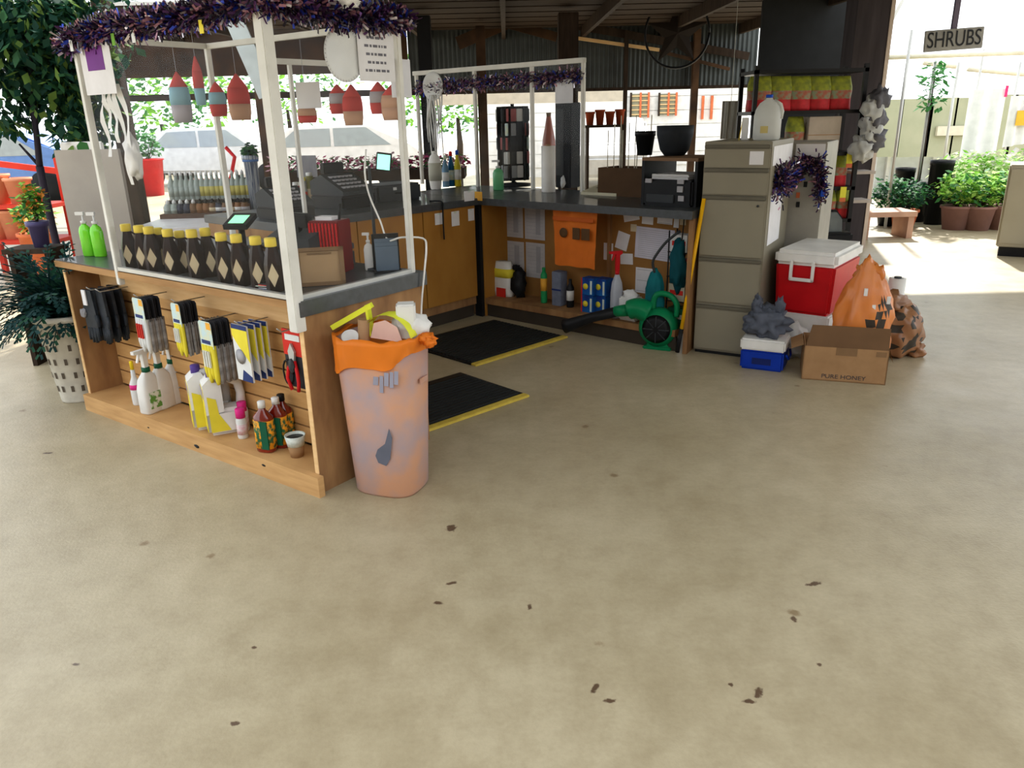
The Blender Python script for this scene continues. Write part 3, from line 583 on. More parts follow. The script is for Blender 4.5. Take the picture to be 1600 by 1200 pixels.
P = N.g(208, 634, .09); t = bottle('small white bottle with pink shoulder and yellow nozzle left of the spray bottles', N.w(P.x, max(P.y, .05), .09), [(.026, 0), (.028, .005), (.028, .11), (.012, .15), (.01, .19)], C_WH, cap=YEL, capr=.009, capz=(.19, .235), lab=PINK, labr=(.0285, .085, .112))
# white gallon jugs with moulded handle and yellow label
def jug(label, P, rz, grp):
    t = thing('handled_jug', label, 'jug', P, rz, grp); b = B()
    w, d, h = .055, .092, .3
    # body: block with a hole at its back shoulder where the handle is
    b.box(-d, -w, 0, d, w, h * .42, 0, .018)
    b.prism([(-d, h * .36), (-d, h * .84), (-d + .03, h * .93), (-.025, h * .95), (-.012, h * .86), (-.012, h * .38)], -w * .98, w * .98, 0, 'y')
    b.tube([(-.03, 0, h * .88), (.03, 0, h * .88), (.066, 0, h * .78), (.074, 0, h * .6), (.07, 0, h * .38)], [.03, .027, .022, .02, .024], 10)
    obj('jug_body', b, WHITE, t)
    b = B(); b.box(-d - .002, -w * .92, h * .08, -d + .001, w * .92, h * .78); b.poly([(-d + .012, -w - .001, h * .07), (-d + .1, -w - .001, h * .07), (-d + .055, -w - .001, h * .36), (-d + .05, -w - .001, h * .6), (-d + .012, -w - .001, h * .66)], [(0, 1, 2, 3, 4)]) ; lb = obj('label_print', b, C_YE, t)
    b = B(); b.box(-d - .003, -w * .9, h * .62, -d - .0015, w * .9, h * .77); obj('label_header', b, mat('label_mauve', (.35, .3, .4), .5), lb)
    b = B(); b.box(-d, -w * .985, h * .8, d * .3, -w * .97, h * .9); 
    b.bm.free(); b = B(); b.lathe([(.022, h * .92), (.022, h + .012), (.02, h + .015)], 14, (-.045, 0, 0)); obj('cap', b, mat('violet_cap', (.1, .06, .3), .4), t); return t
for i, (xx, yy) in enumerate(((316, 676), (348, 664))):
    P = N.g(xx, yy, .09); jug(['white handled jug with yellow label, front one of the pair', 'white handled jug with yellow label, rear one of the pair'][i], N.w(N.g(316, 676, .09).x - .035 + .118 * i, .088, .09), N.deg + 62, 'white handled jugs on the bottom shelf')
for i, (xx, yy) in enumerate(((383, 672), (392, 679))):
    P = N.g(xx, yy, .09); bottle(['small clear bottle with pink top, left one beside the white jugs', 'small clear bottle with pink top, touching the amber bottles'][i], N.w(P.x, .13 if i == 0 else .07, .09), [(.022, 0), (.024, .004), (.024, .09), (.01, .12)], C_WH, cap=PINK, capr=.022, capz=(.1, .145), lab=mat('label_rose', (.6, .3, .35), .5, c2=(.7, .7, .7), scale=60), labr=(.0245, .02, .07))
AMB = mat('amber_red_liquid', (.25, .015, .005), .15, coat=.5, c2=(.12, .005, .002)); LABO = mat('label_orange_flowers', (.85, .35, .02), .5, c2=(.03, .12, .05), scale=45, amt=.15)
for i, (xx, yy, y0) in enumerate(((413, 706, .035), (432, 700, .1), (446, 692, .14))):
    P = N.g(xx, yy, .09); t = bottle(['amber red bottle with green label and white cap, front one', 'amber red bottle with flowery label, behind the front one', 'amber red bottle with dark cap, rearmost beside the slats'][i], N.w(P.x, y0, .09), [(.04, 0), (.045, .006), (.045, .1), (.041, .112), (.045, .13), (.043, .165), (.016, .195), (.015, .21)], AMB, N.deg + 20, cap=WHITE if i < 2 else BLACK, capr=.017, capz=(.205, .235), lab=LABO, labr=(.0462, .02, .15), name='amber_bottle', group='amber bottles on the bottom shelf', sy=.7, power=.75)
    b = B(); b.box(.0, -.0355, .02, .033, -.03, .15); obj('label_panel', b, DGR, t)
P = N.g(465, 712, .09); t = thing('paper_cup', 'pale tapered cup in a kraft sleeve beside the right panel', 'cup', N.w(min(P.x, -.08), .07, .09), 0)
b = B(); b.lathe([(.028, 0), (.036, .055), (.034, .055), (.026, .004), (.001, .004)], 18); obj('kraft_sleeve', b, CARD, t); b = B(); b.lathe([(.036, .052), (.045, .1), (.042, .1), (.033, .055)], 18); obj('rim_band', b, mat('mint_grey', (.45, .52, .48), .5, c2=(.7, .75, .7), scale=60), t)
b = B(); b.lathe([(.04, .088), (.001, .09)], 18); obj('soil', b, BLACK, t)

# ------------------------------------------------------------ things on the near counter
SYR = mat('dark_syrup', (.006, .003, .003), .3, coat=.0, c2=(.02, .008, .006)); TAN = mat('tan_label', (.62, .52, .34), .7); YC = mat('yellow_lid', (.8, .62, .08), .4)
caps = [(195.3, 355), (215.9, 357), (231, 359), (245, 361), (260.7, 363), (279, 365.7), (297, 356), (319, 359), (343, 361), (367, 365), (397, 368), (421, 372.6)]
front = [1, 1, 1, 0, 1, 0, 1, 0, 1, 1, 1, 1]
def syrup(label, P, rz, h, r):
    t = thing('syrup_jar', label, 'jar', P, rz, 'dark jars in a row behind the front pane'); k = h / .2
    b = B(); b.lathe([(r * .95, 0), (r, .01), (r, .1 * k), (r * .85, .125 * k), (r * .55, .165 * k), (r * .52, .175 * k)], 6, smooth=False); b.lathe([(r * .4, .16 * k), (r * .4, .19 * k)], 10); obj('jar_body', b, SYR, t)
    b = B(); b.lathe([(r * .62, .168 * k), (r * .64, .172 * k), (r * .64, .196 * k), (r * .58, .2 * k)], 16); obj('lid', b, YC, t)
    b = B(); b.poly([(0, -r * .895, .02 * k), (.021, -r * .895, .062 * k), (0, -r * .895, .11 * k), (-.021, -r * .895, .062 * k)], [(0, 1, 2, 3)]); b.poly([(0, -r * .88, .02 * k), (.021, -r * .88, .062 * k), (0, -r * .88, .11 * k), (-.021, -r * .88, .062 * k)], [(0, 3, 2, 1)]); obj('diamond_label', b, TAN, t, label='tan diamond label')
    b = B(); b.tube([(r * .5, 0, .165 * k), (r * 1.15, 0, .15 * k), (r * 1.1, 0, .11 * k), (r * .95, 0, .095 * k)], .005, 6); obj('handle', b, SYR, t); return t
for i, (xx, yy) in enumerate(caps):
    y0 = .075 if front[i] else .135; p = N.fy(xx, yy - 5, y0)
    syrup('dark syrup jar with yellow lid and diamond label, ' + ORD[i] + ' in the row', N.w(p.x, y0, ZT), N.deg + 40 + (0, -4, 10, 25, -3, 30, 4, 28, 0, -3, 2, 6)[i], min(max(p.z - ZT, .17), .215), .037)
# black till with sloping head
def till(label, P, rz, s=1, screen=None, name='cash_register'):
    t = thing(name, label, 'register', P, rz); b = B(); b.box(-.17 * s, -.18 * s, 0, .17 * s, .18 * s, .1 * s, bev=.01); obj('cash_drawer', b, BLACK, t)
    b = B(); b.prism([(-.18 * s, .1 * s), (.18 * s, .1 * s), (.18 * s, .2 * s), (.05 * s, .25 * s), (-.18 * s, .13 * s)], -.16 * s, .16 * s, 0, 'x'); hd = obj('keyboard_body', b, DARK, t)
    b = B()
    for i in range(6):
        for j in range(4): x = -.12 * s + i * .04 * s; y = -.14 * s + j * .045 * s; z = .13 * s + (y + .18 * s) / (.23 * s) * .12 * s; b.box(x, y, z - .004, x + .028 * s, y + .03 * s, z + .012)
    obj('keys', b, GREYP, hd, kind='stuff')
    b = B(); b.box(-.03 * s, .09 * s, .2 * s, .03 * s, .12 * s, .26 * s); b.box(-.1 * s, .07 * s, .25 * s, .1 * s, .12 * s, .33 * s, bev=.006); dp = obj('display_head', b, BLACK, t)
    if screen: b = B(); b.box(-.08 * s, .057 * s, .305 * s, .08 * s, .0595 * s, .38 * s); obj('screen', b, screen, dp)
    return t
LITG = mat('lit_green_screen', (.3, .95, .5), .4, emit=.8)
till('black till on the near counter behind the right end of the jar row', N.w(-.5, .5, ZT), N.deg + 185, .8)
t = thing('card_reader', 'small black card reader with a lit green screen behind the jars', 'card reader', N.w(-.5, .2, ZT), N.deg + 25); q = N.fy(375, 342, .2); t.location = N.w(q.x, .2, ZT)
hh = q.z - ZT; b = B(); b.lathe([(.05, 0), (.05, .012), (.015, .02), (.014, hh - .03)], 14); obj('stand', b, BLACK, t); b = B(); b.prism([(-.05, hh - .04), (.05, hh), (.045, hh + .02), (-.055, hh - .02)], -.055, .055, 0, 'x'); hd = obj('reader_body', b, BLACK, t)
b = B(); b.poly([(-.036, -.042, hh - .013), (.036, -.042, hh - .013), (.036, .025, hh + .0135), (-.036, .025, hh + .0135)], [(0, 1, 2, 3)]); obj('screen', b, LITG, hd)
# dark red box, leaning wooden frame, small white bottles
q = N.fy(517, 378, .5); t = thing('red_box', 'dark red ribbed box beside the till', 'box', N.w(q.x, .5, ZT), N.deg + 20); DR = mat('dark_red', (.16, .008, .012), .3); z1 = max(q.z - ZT, .05)
b = B(); b.box(-.075, -.06, 0, .075, .06, z1 + .1, bev=.004); obj('body', b, DR, t)
for i in range(9): b = B(); x = -.07 + i * .0165; b.box(x, -.064, .01, x + .006, -.06, z1 + .09); obj('rib', b, RED, t)
b = B(); b.box(-.05, -.03, z1 + .1, .03, .03, z1 + .115); obj('receipts', b, PAPER, t)
b = B(); b.tube([(.05, 0, z1 + .09), (.065, 0, z1 + .17)], .006, 6); obj('pen', b, BLACK, t)
q0, q1 = N.g(497, 436, ZT), N.g(562, 428, ZT); t = thing('wooden_frame', 'brown wooden framed tray leaning behind the side pane', 'tray', N.w(-.15, .24, ZT), 12)
BRW = mat('frame_brown', (.2, .125, .065), .7, c2=(.15, .09, .045), scale=10); hgt = .16; w = .1; tl = R(18)
def lean(o): o.rotation_euler.x = -tl
b = B(); b.box(-w, .004, .0, w, .008, hgt); lean(obj('panel', b, mat('tray_panel', (.36, .24, .13), .7), t))
for (x0_, z0_, x1_, z1_) in ((-w, 0, -w + .02, hgt), (w - .02, 0, w, hgt), (-w, 0, w, .016), (-w, hgt - .016, w, hgt)): b = B(); b.box(x0_, -.006, z0_, x1_, .012, z1_); lean(obj('frame_bar', b, BRW, t))
b = B(); b.box(-w * .5, -.002, hgt * .82, w * .5, .003, hgt * .86); lean(obj('printed_line', b, BRW, t))
def pump(label, P, r, h, m, pm, cat='bottle', grp=None, sy=.7):
    t = thing('pump_bottle', label, cat, P, N.deg + 30, grp); b = B(); b.lathe([(r * .9, 0), (r, .006), (r, h * .56), (r * .8, h * .66), (r * .35, h * .72), (r * .35, h * .76)], 16, sy=sy, power=.75); obj('bottle_body', b, m, t)
    b = B(); b.lathe([(r * .45, h * .74), (r * .45, h * .8), (.005, h * .81), (.005, h * .94)], 12); b.box(-r * 1.1, -.007, h * .93, r * .3, .007, h); obj('pump', b, pm, t); return t
q = N.g(557, 425, ZT); pump('small white pump bottle behind the leaning tray', N.w(q.x + .02, min(q.y + .12, .6), ZT), .022, .17, WHITE, WHITE)
q = N.g(542, 400, ZT); t = thing('tape_dispenser', 'small white tub beside the white pump bottle', 'tub', N.w(q.x, min(q.y, .6), ZT)); b = B(); b.lathe([(.025, 0), (.03, .07), (.028, .08), (.001, .085)], 14); obj('tub', b, WHITE, t); b = B(); b.lathe([(.031, .068), (.031, .082), (.026, .086)], 14); obj('lid', b, C_WH, t)
q = N.g(585, 418, ZT); t = thing('document_stand', 'dark upright stand with blue grey folders at the end of counter', 'stand', N.w(-.12, .6, ZT), N.deg + 50)
b = B(); b.box(-.06, -.03, 0, .06, .03, .012); b.box(-.06, .02, 0, .06, .03, .17); obj('stand_body', b, BLACK, t)
for i in range(3): b = B(); b.box(-.05, -.02 + i * .013, .012, .05, -.014 + i * .013, .12 + .015 * i); obj('folder', b, mat('folder_blue_grey', (.1, .14, .19), .5), t)
b = B(); b.prism([(-.05, .0), (-.05, .12), (.03, .12), (.05, .0)], -.004, .004, 0, 'y')
b.bm.free()
# papers laid flat near the side pane, pens block
t = thing('paper_stack', 'low stack of leaflets lying in front of the till', 'papers', N.w(-.3, .13, ZT), N.deg + 10)
for i in range(7): b = B(); b.box(-.05, -.08, .004 * i, .05, .08, .004 * i + .0035); o = obj('leaflet', b, [PAPER, C_NAVY, C_WH, BLACK, C_SKY, C_RED, DARK][i], t); o.rotation_euler.z = R(random.uniform(-8, 8))
# charging tablet on the rear of counter top and its white cable over the side post
TB = mat('lit_mint_screen', (.35, .95, .75), .4, emit=.9)
q = hit(576, 252, N.w(0, DP - .05), N.y); P = N.l(q); t = thing('tablet_on_stand', 'small tablet with a lit mint screen on a thin stand', 'tablet', N.w(P.x, DP - .05, ZT), N.deg + 35)
hz = P.z - ZT; b = B(); b.lathe([(.05, 0), (.05, .01), (.008, .02), (.007, hz - .02)], 14); obj('stand', b, DARK, t); b = B(); b.box(-.034, -.005, hz - .04, .034, .005, hz + .04, bev=.003); tb = obj('tablet_body', b, BLACK, t); tb.rotation_euler.y = R(8)
b = B(); b.box(-.028, -.0065, hz - .032, .028, -.005, hz + .032); sc_ = obj('screen', b, TB, tb)
pts = [(566, 225), (570, 270), (577, 305), (594, 345), (606, 375), (620, 386), (636, 386), (643, 396), (645, 412)]
b = B(); P3 = []
for i, (xx, yy) in enumerate(pts):
    P3.append(hit(xx, yy, N.w(0, DP - .08 if i < 2 else DP - .06), N.y) if i < 5 else hit(xx, yy, N.w(.022 , 0), N.x))
q5 = N.l(P3[5]); P3 = P3[:5] + [N.w(-.06, DP - .04, q5.z + .02), N.w(.0, DP + .035, q5.z + .01), N.w(.03, DP + .02, q5.z - .03), N.w(.03, DP - .0, ZT + .01), N.w(.03, DP - .03, .7), N.w(.035, DP - .05, .6)]
P3[0] = N.w(P.x - .01, DP - .05, ZT + hz + .05)
# smooth the cable
def smooth(p, k=4):
    out = []; p = [Vector(q) for q in p]
    for i in range(len(p) - 1):
        a, b_, c_, d = p[max(i - 1, 0)], p[i], p[i + 1], p[min(i + 2, len(p) - 1)]
        for j in range(k):
            u = j / k; out.append(.5 * ((2 * b_) + (c_ - a) * u + (2 * a - 5 * b_ + 4 * c_ - d) * u * u + (3 * b_ - a - 3 * c_ + d) * u ** 3))
    return out + [p[-1]]
b.tube(smooth(P3), .0045, 6); tag(obj('charging_cable', b, WHITE), 'white cable drooping over the side of the near counter', 'cable')
# green pump bottles on the open left end of the counter
GLQ = mat('green_soap', (.2, .75, .03), .2, c2=(.15, .6, .02))
for i, (xx, yy) in enumerate(((139, 362), (155, 358))):
    pump(['clear pump bottle of bright green liquid, left one', 'clear pump bottle of bright green liquid, right one'][i], N.w(-1.88 + .075 * i, .15 + .02 * i, ZT), .032, .23, GLQ, WHITE, grp='green pump bottles on the counter end')
# purple sheet and white paper at the frame's top left, notices on the panes
def sheet(name, label, P, rz, w, h, m, cat='sheet', grp=None, lines=0, lw=.7, extra=None, rx=0):
    t = thing(name, label, cat, P, rz, grp); b = B(); b.box(-w / 2, 0, -h, w / 2, .0015, 0); s = obj('sheet', b, m, t); s.rotation_euler.y = R(rx)
    for i in range(lines):
        z = -h * (.2 + .6 * i / max(lines - 1, 1)); ww = w * lw * (.7 + .3 * ((i * 37) % 10) / 10); x = -ww / 2
        b = B()
        while x < ww / 2 - .004: l = min(.006 + .02 * random.random(), ww / 2 - x) * max(1, w / .25); b.box(x, -.001, z - h * .024, x + l, -.0002, z + h * .024); x += l + .007 * max(1, w / .25)
        o = obj('printed_line', b, mat('ink_soft', (.16, .16, .19), .8), t); o.rotation_euler.y = R(rx)
    return t
p = N.fy(123, 62, -.006); q = N.fy(186, 130, -.006); w = q.x - p.x
sheet('poster', 'white poster with a purple square at the top left of the screen', N.w((p.x + q.x) / 2, -.018, p.z - .02), N.deg, w * .94, p.z - q.z + .02, PAPER, 'poster')
b = B(); b.box(-w * .28, -.0015, -.11, w * .25, -.0002, -.015); o = obj('purple_square', b, mat('purple_print', (.16, .03, .24), .6), bpy.data.objects['poster'], label='purple square')
# torn white plastic strips hanging under it
t = thing('white_streamers', 'bundle of white plastic streamers hanging under the purple poster', 'streamers', N.w((p.x + q.x) / 2, .02, q.z), N.deg)
for i in range(5):
    x = -w * .35 + i * w * .17; b = B(); pts = []; n = 8; ln = [.3, .18, .24, .42, .36][i]
    for k in range(n + 1): zz = -ln * k / n; pts += [(x - .012 + .01 * sin(k * .9 + i), .012 * sin(k * 1.3 + i), zz), (x + .016 + .01 * sin(k * .9 + i), .01 * cos(k * 1.1 + i), zz)]
    b.poly(pts, [(2 * k, 2 * k + 1, 2 * k + 3, 2 * k + 2) for k in range(n)], 0, True); obj('strip', b, mat('white_film', (.75, .76, .76), .4), t)
b = B(); b.blob((w * .3, .01, -.3), (.045, .03, .09), 4, .3); obj('crumpled_bag', b, mat('white_film', (.75, .76, .76), .4), t)
q = N.fx(590, 85, -.006); sheet('notice', 'white printed notice hanging inside the side pane at top right', N.w(-.012, q.y, q.z + .1), N.deg + 90, .2, .2, PAPER, 'notice', lines=5)
q = N.fx(537, 85, -.02); t = thing('round_plate', 'round white ridged plate hanging beside the notice', 'plate', N.w(-.03, q.y, q.z), N.deg + 90)
b = B(); b.lathe([(.001, 0), (.075, 0), (.08, .004), (.1, .012), (.1, .014), (.078, .008), (.001, .003)], 32, tilt=Matrix.Rotation(R(90), 3, 'X')); obj('plate_disc', b, C_WH, t)
for k in range(40): a = 2 * pi * k / 40; b = B(); b.beam((.082 * cos(a), -.006, .082 * sin(a)), (.099 * cos(a), -.013, .099 * sin(a)), .004, .003); obj('flute', b, GREYP, t)
q = N.fx(628, 120, -.006); sheet('notice', 'blank pale sheet beside the side post, below the printed notice', N.w(-.03, q.y + .02, q.z + .07), N.deg + 90, .12, .15, mat('pale_sheet', (.7, .71, .76), .8), 'notice')
q = hit(474, 128, N.w(0, DP - .12), N.y); P_ = N.l(q); sheet('notice', 'blank white square sheet hanging by a clip from the rear rail', N.w(P_.x, DP - .1, P_.z + .0), N.deg + 25, .115, .11, mat('pale_sheet', (.7, .71, .76), .8), 'notice')
# ------------------------------------------------------------ tinsel
TM = [mat('tinsel_purple', (.07, .02, .1), .3, metal=.6), mat('tinsel_blue', (.02, .05, .45), .3, metal=.6), mat('tinsel_rose', (.35, .16, .2), .35, metal=.5), mat('tinsel_silver', (.6, .55, .6), .3, metal=.7), mat('tinsel_black', (.02, .015, .03), .35, metal=.4)]
def tinsel(label, path, n, r, size=.035, grp=None, cat='garland', droop=0, onfoot=None):
    t = thing('tinsel_garland', label, cat, path[0], 0, grp); o = Vector(path[0]); seg = [(Vector(a), Vector(b_)) for a, b_ in zip(path, path[1:])]; tot = sum((b_ - a).length for a, b_ in seg)
    b = B(); b.tube([Vector(p) - o for p in path], .006, 6, 4)
    for i in range(n):
        u = random.random() * tot
        for a, b_ in seg:
            l = (b_ - a).length
            if u <= l: p = a.lerp(b_, u / l); break
            u -= l
        d = Vector((random.gauss(0, 1), random.gauss(0, 1), random.gauss(0, 1))).normalized(); rr = r * random.uniform(.2, 1); p = p - o + d * rr + Vector((0, 0, -droop * random.random()))
        e = (d + Vector((random.gauss(0, .6), random.gauss(0, .6), random.gauss(0, .6)))).normalized() * size * random.uniform(.5, 1.1); w = e.cross(Vector((random.random(), random.random(), random.random()))).normalized() * .0045
        m = random.choices((0, 1, 2, 3, 4), (30, 14, 20, 8, 30))[0]; b.poly([p - w, p + w, p + e + w, p + e - w], [(0, 1, 2, 3)], m)
    obj('tinsel', b, TM, t, kind='stuff'); return t
zt_ = ZT + FZ + .0
tinsel('purple and blue tinsel garland draped along the front rail of the near screen', [N.w(FX0 - .05, -.02, zt_ - .03), N.w(-1.0, -.02, zt_ + .0), N.w(-.5, -.02, zt_ - .01), N.w(0, -.03, zt_ + .01)], 6500, .05, grp='tinsel garlands')
tinsel('tinsel garland draped along the side rail of the near screen', [N.w(.01, -.03, zt_ + .01), N.w(.01, .3, zt_ - .01), N.w(.01, FY1 + .02, zt_ - .0)], 3600, .05, grp='tinsel garlands')
tinsel('dark tinsel garland hanging under the top rail of the rear screen', [K.w(xs[-1], fy - .01, ZB + H2 - .11), K.w(xs[1], fy - .01, ZB + H2 - .1), K.w(xs[0], fy - .01, ZB + H2 - .1)], 2600, .04, droop=.06, grp='tinsel garlands')
# pale tags among the tinsel
for i, (xx, yy) in enumerate(((424, 10), (548, 5))):
    q = N.fx(xx, yy, .05); t = thing('crumpled_tissue', ['crumpled white tissue on the front corner of the screen top', 'crumpled white tissue on the side rail of screen'][i], 'tissue', N.w(.02, q.y, zt_ + .02)); b = B(); b.blob((0, 0, .01), (.05, .05, .025), 5 + i, .4); obj('tissue', b, WHITE, t)
for i, (x, u, cc) in enumerate(((-.9, .1, LEAFL), (-1.24, .1, C_WH), (-.3, .1, C_YE), (-.75, .1, C_WH))):
    t = thing('tinsel_tag', 'pale tag caught in the front tinsel, ' + ['third', 'first', 'last', 'second'][i] + ' from left' if i != 2 else 'yellowish tag caught in the front tinsel near the corner post', 'tag', N.w(x, -.06, zt_ - .04), N.deg); b = B(); b.box(-.012, 0, -.035, .012, .002, .01); obj('tag', b, cc, t)
# cloth windsocks that hang from the screen's rear rail
WR = mat('sock_red', (.55, .07, .06), .7, c2=(.38, .05, .04)); WBL = mat('sock_blue', (.25, .45, .55), .7); WOR = mat('sock_tan', (.5, .3, .2), .7); WGY = mat('sock_grey', (.4, .38, .42), .7)
socks = [(275, 112, 192, .05, (WR, WBL, WGY), 'leftmost windsock with tan, blue and grey bands', 0), (304, 88, 165, .025, (WR, WR, WBL), 'narrow red windsock behind the left ones', 1), (336, 128, 182, .04, (WR, WBL, WR), 'red and light blue windsock, third from left', 0), (368, 115, 188, .05, (WR, WR, WOR), 'broad dark red windsock, fourth from left', 0),
         (478, 160, 192, .04, (WR, WOR, WR), 'red windsock half behind the blank square sheet', 0), (526, 132, 178, .036, (WR, WGY, WR), 'red and grey windsock right of the blank sheet', 0), (548, 132, 196, .04, (WR, WR, WOR), 'longest red windsock beside the drooping cable', 0), (590, 128, 178, .036, (WR, WGY, WR), 'small red windsock left of the side post', 0), (612, 132, 188, .045, (WR, WOR, WOR), 'red windsock closest to the side post', 0)]
for i, (xx, y0_, y1_, r, ms, lb, bk) in enumerate(socks):
    yl = FY1
    p = hit(xx, y0_, N.w(0, yl), N.y); q = hit(xx, y1_, N.w(0, yl), N.y); h = p.z - q.z
    t = thing('windsock', lb, 'windsock', N.l(p) and N.w(N.l(p).x, yl, p.z), 0, 'cloth windsocks hanging by the near screen')
    r *= 1.12; zz = [0, -h * .3, -h * .65, -h]; rr = [.004, r * .9, r, r * .85]
    nm = ['top_cone', 'middle_band', 'tail_band']
    for k in range(3): b = B(); b.lathe([(rr[k + 1], zz[k + 1]), ((rr[k] + rr[k + 1]) / 2 * 1.06, (zz[k] + zz[k + 1]) / 2), (rr[k], zz[k])], 12, sy=.55); obj(nm[k], b, ms[k], t)
    top = ZT + FZ - .012; b = B(); b.tube([(0, 0, -.005), (0, 0, (top if i > 1 else ROOFZ(t.location.y) + .1) - p.z)], .0012, 4); obj('string', b, GREYP, t)

# ------------------------------------------------------------ slim translucent rubbish bin
bl, br = G(552, 772), G(676, 748); Bf = Frame(G(612, 764) + Vector((.01, .17, 0)), -36 + 25)
BINM = translucent('frosted_bin', (.58, .36, .27), .35, .35)
nt = BINM.node_tree; rp = [n for n in nt.nodes if n.type == 'VALTORGB'][0]; rp.color_ramp.elements[0].color = (.5, .4, .42, 1); rp.color_ramp.elements[1].color = (.76, .41, .25, 1); rp.color_ramp.elements[0].position = .35; rp.color_ramp.elements[1].position = .62
[n for n in nt.nodes if n.type == 'TEX_NOISE'][0].inputs['Scale'].default_value = 6.0
cen = (bl + br) / 2 + Vector((-.005, .02, 0)); HB = .66; t = thing('rubbish_bin', 'slim frosted pinkish bin with an orange liner, standing by the counter corner', 'bin', cen, -20)
HX, HYY = .163, .143
b = B(); b.lathe([(.82, 0), (.86, .01), (1.06, HB), (1.03, HB), (.82, .015), (.001, .012)], 40, sx=HX, sy=HYY, power=.62)
obj('bin_body', b, BINM, t)
OR = translucent('orange_liner', (.95, .27, .03), .3, .3)
def liner_prof(k): return k
b = B(); pts = []; fs = []; n = 72; rows = 7
for j in range(rows):
    for i in range(n):
        a = 2 * pi * i / n; ca = math.copysign(abs(cos(a)) ** .62, cos(a)); sa = math.copysign(abs(sin(a)) ** .62, sin(a)); u = j / (rows - 1)
        drop = .095 + .045 * cos(a - R(205)) + .012 * sin(5 * a + 1)
        k = 1.085 + .02 * sin(9 * a + j) * u + .012 * sin(23 * a) + .012 * noise.noise(Vector((cos(a) * 3, sin(a) * 3, j * .8)))
        if j == 0: z = HB + .008 + .008 * sin(7 * a) ; k *= .93
        elif j == 1: z = HB + .016 + .006 * sin(11 * a)
        else: z = HB + .012 - drop * (j - 1) / (rows - 2)
        k -= .012 * u; pts.append((ca * HX * k, sa * HYY * k, z))
for j in range(rows - 1):
    for i in range(n): i2 = (i + 1) % n; fs.append((j * n + i, j * n + i2, (j + 1) * n + i2, (j + 1) * n + i))
b.poly(pts, fs, 0, True); b.poly([(HX * .9 * math.copysign(abs(cos(a)) ** .62, cos(a)), HYY * .9 * math.copysign(abs(sin(a)) ** .62, sin(a)), HB - .03) for a in [2 * pi * i / 30 for i in range(30)]], [tuple(range(30))]); ln = obj('liner', b, OR, t, label='orange plastic liner')
b = B(); b.blob((HX * 1.22, .0, HB + .0), (.035, .022, .022), 8, .5); b.blob((HX * 1.38, -.02, HB - .012), (.022, .016, .02), 9, .5); obj('liner_knot', b, OR, ln)
b = B(); b.box(HX * 1.06, -.03, HB - .18, HX * 1.1, .03, HB - .16); obj('grip', b, BINM, t)
# the things thrown into it, seen through the frosted wall: pressed against it inside
for i, (x, z, s, c_) in enumerate(((.05, .22, (.04, .012, .05), mat('seen_blue_grey', (.12, .13, .17), .6)),)):
    pass
b = B(); b.poly([(.015, 0, .16), (.05, 0, .15), (.072, 0, .185), (.09, 0, .28), (.08, 0, .32), (.055, 0, .25), (.018, 0, .22), (.005, 0, .19)], [tuple(range(8))]); 
for v in b.bm.verts: v.co.y = -HYY * (.86 + .2 * v.co.z / HB) * 1.0 - .001
obj('blue_grey_mark', b, mat('seen_blue_grey', (.17, .17, .21), .6), t, label='dark blue grey rubbish showing through the wall')
for i, (x0_, z0_, x1_, z1_) in enumerate(((.03, .5, .052, .535), (.056, .47, .072, .54), (.078, .5, .098, .555), (.102, .495, .118, .56), (.122, .51, .14, .565))):
    b = B(); y = -HYY * (.86 + .2 * z0_ / HB) * 1.0 - .0015; b.poly([(x0_, y, z0_), (x1_, y, z0_), (x1_ + .006, y - .002, z1_), (x0_ + .006, y - .002, z1_)], [(0, 1, 2, 3)]); obj('faded_print', b, mat('faded_blue_print', (.3, .3, .38), .6), t)
def inbin(x, y, z=0): return t.matrix_world @ Vector((x, y, z)) if 0 else cen + D(-20) * x + D(70) * y + Vector((0, 0, z))
YG = mat('lime_paper', (.78, .82, .05), .6)
w = thing('cardboard_tube', 'brown cardboard tube standing in the bin', 'tube', inbin(-.06, -.04, HB - .06), 0); b = B(); b.lathe([(.024, 0), (.024, .13), (.021, .13), (.021, .01), (.001, .01)], 18, tilt=Matrix.Rotation(R(4), 3, 'Y')); obj('tube_wall', b, mat('kraft_tube', (.42, .25, .13), .7), w)
w = thing('yellow_strap', 'long yellow folded strip poking out over the left of the bin', 'strip', inbin(-.02, -.02, HB), -20); b = B(); b.beam((-.17, -.03, .03), (.0, .0, .125), .024, .02); obj('strip', b, YG, w); b = B(); b.beam((-.02, .0, .125), (-.01, 0, .0), .03, .01); obj('folded_end', b, YG, w)
w = thing('yellow_card', 'curved yellow green card bulging out of the bin', 'card', inbin(.05, -.02, HB), -20); b = B(); pts = []
for i in range(11):
    a = pi * (.12 + .8 * i / 10); 
    for y in (-.03, .04): pts.append((-.11 * cos(a) + .0, y, .115 * sin(a) - .02))
b.poly(pts, [(2 * i, 2 * i + 2, 2 * i + 3, 2 * i + 1) for i in range(10)], 0, True); obj('card', b, YG, w)
b = B(); b.prism([(-.07, 0), (-.05, .06), (0, .075), (.05, .05), (.07, -.01)], -.03, -.028, 0, 'y'); obj('inner_side', b, mat('pale_pink_paper', (.75, .5, .42), .6), w)
w = thing('white_foam_box', 'white foam box and crumpled paper sticking out at the right of the bin', 'box', inbin(.11, .03, HB - .02), 5); b = B(); b.box(-.045, -.04, .06, .03, .03, .15, bev=.006); obj('box_upper', b, WHITE, w); b = B(); b.blob((.01, 0, .05), (.075, .05, .05), 3, .25); obj('crumpled_paper', b, WHITE, w)
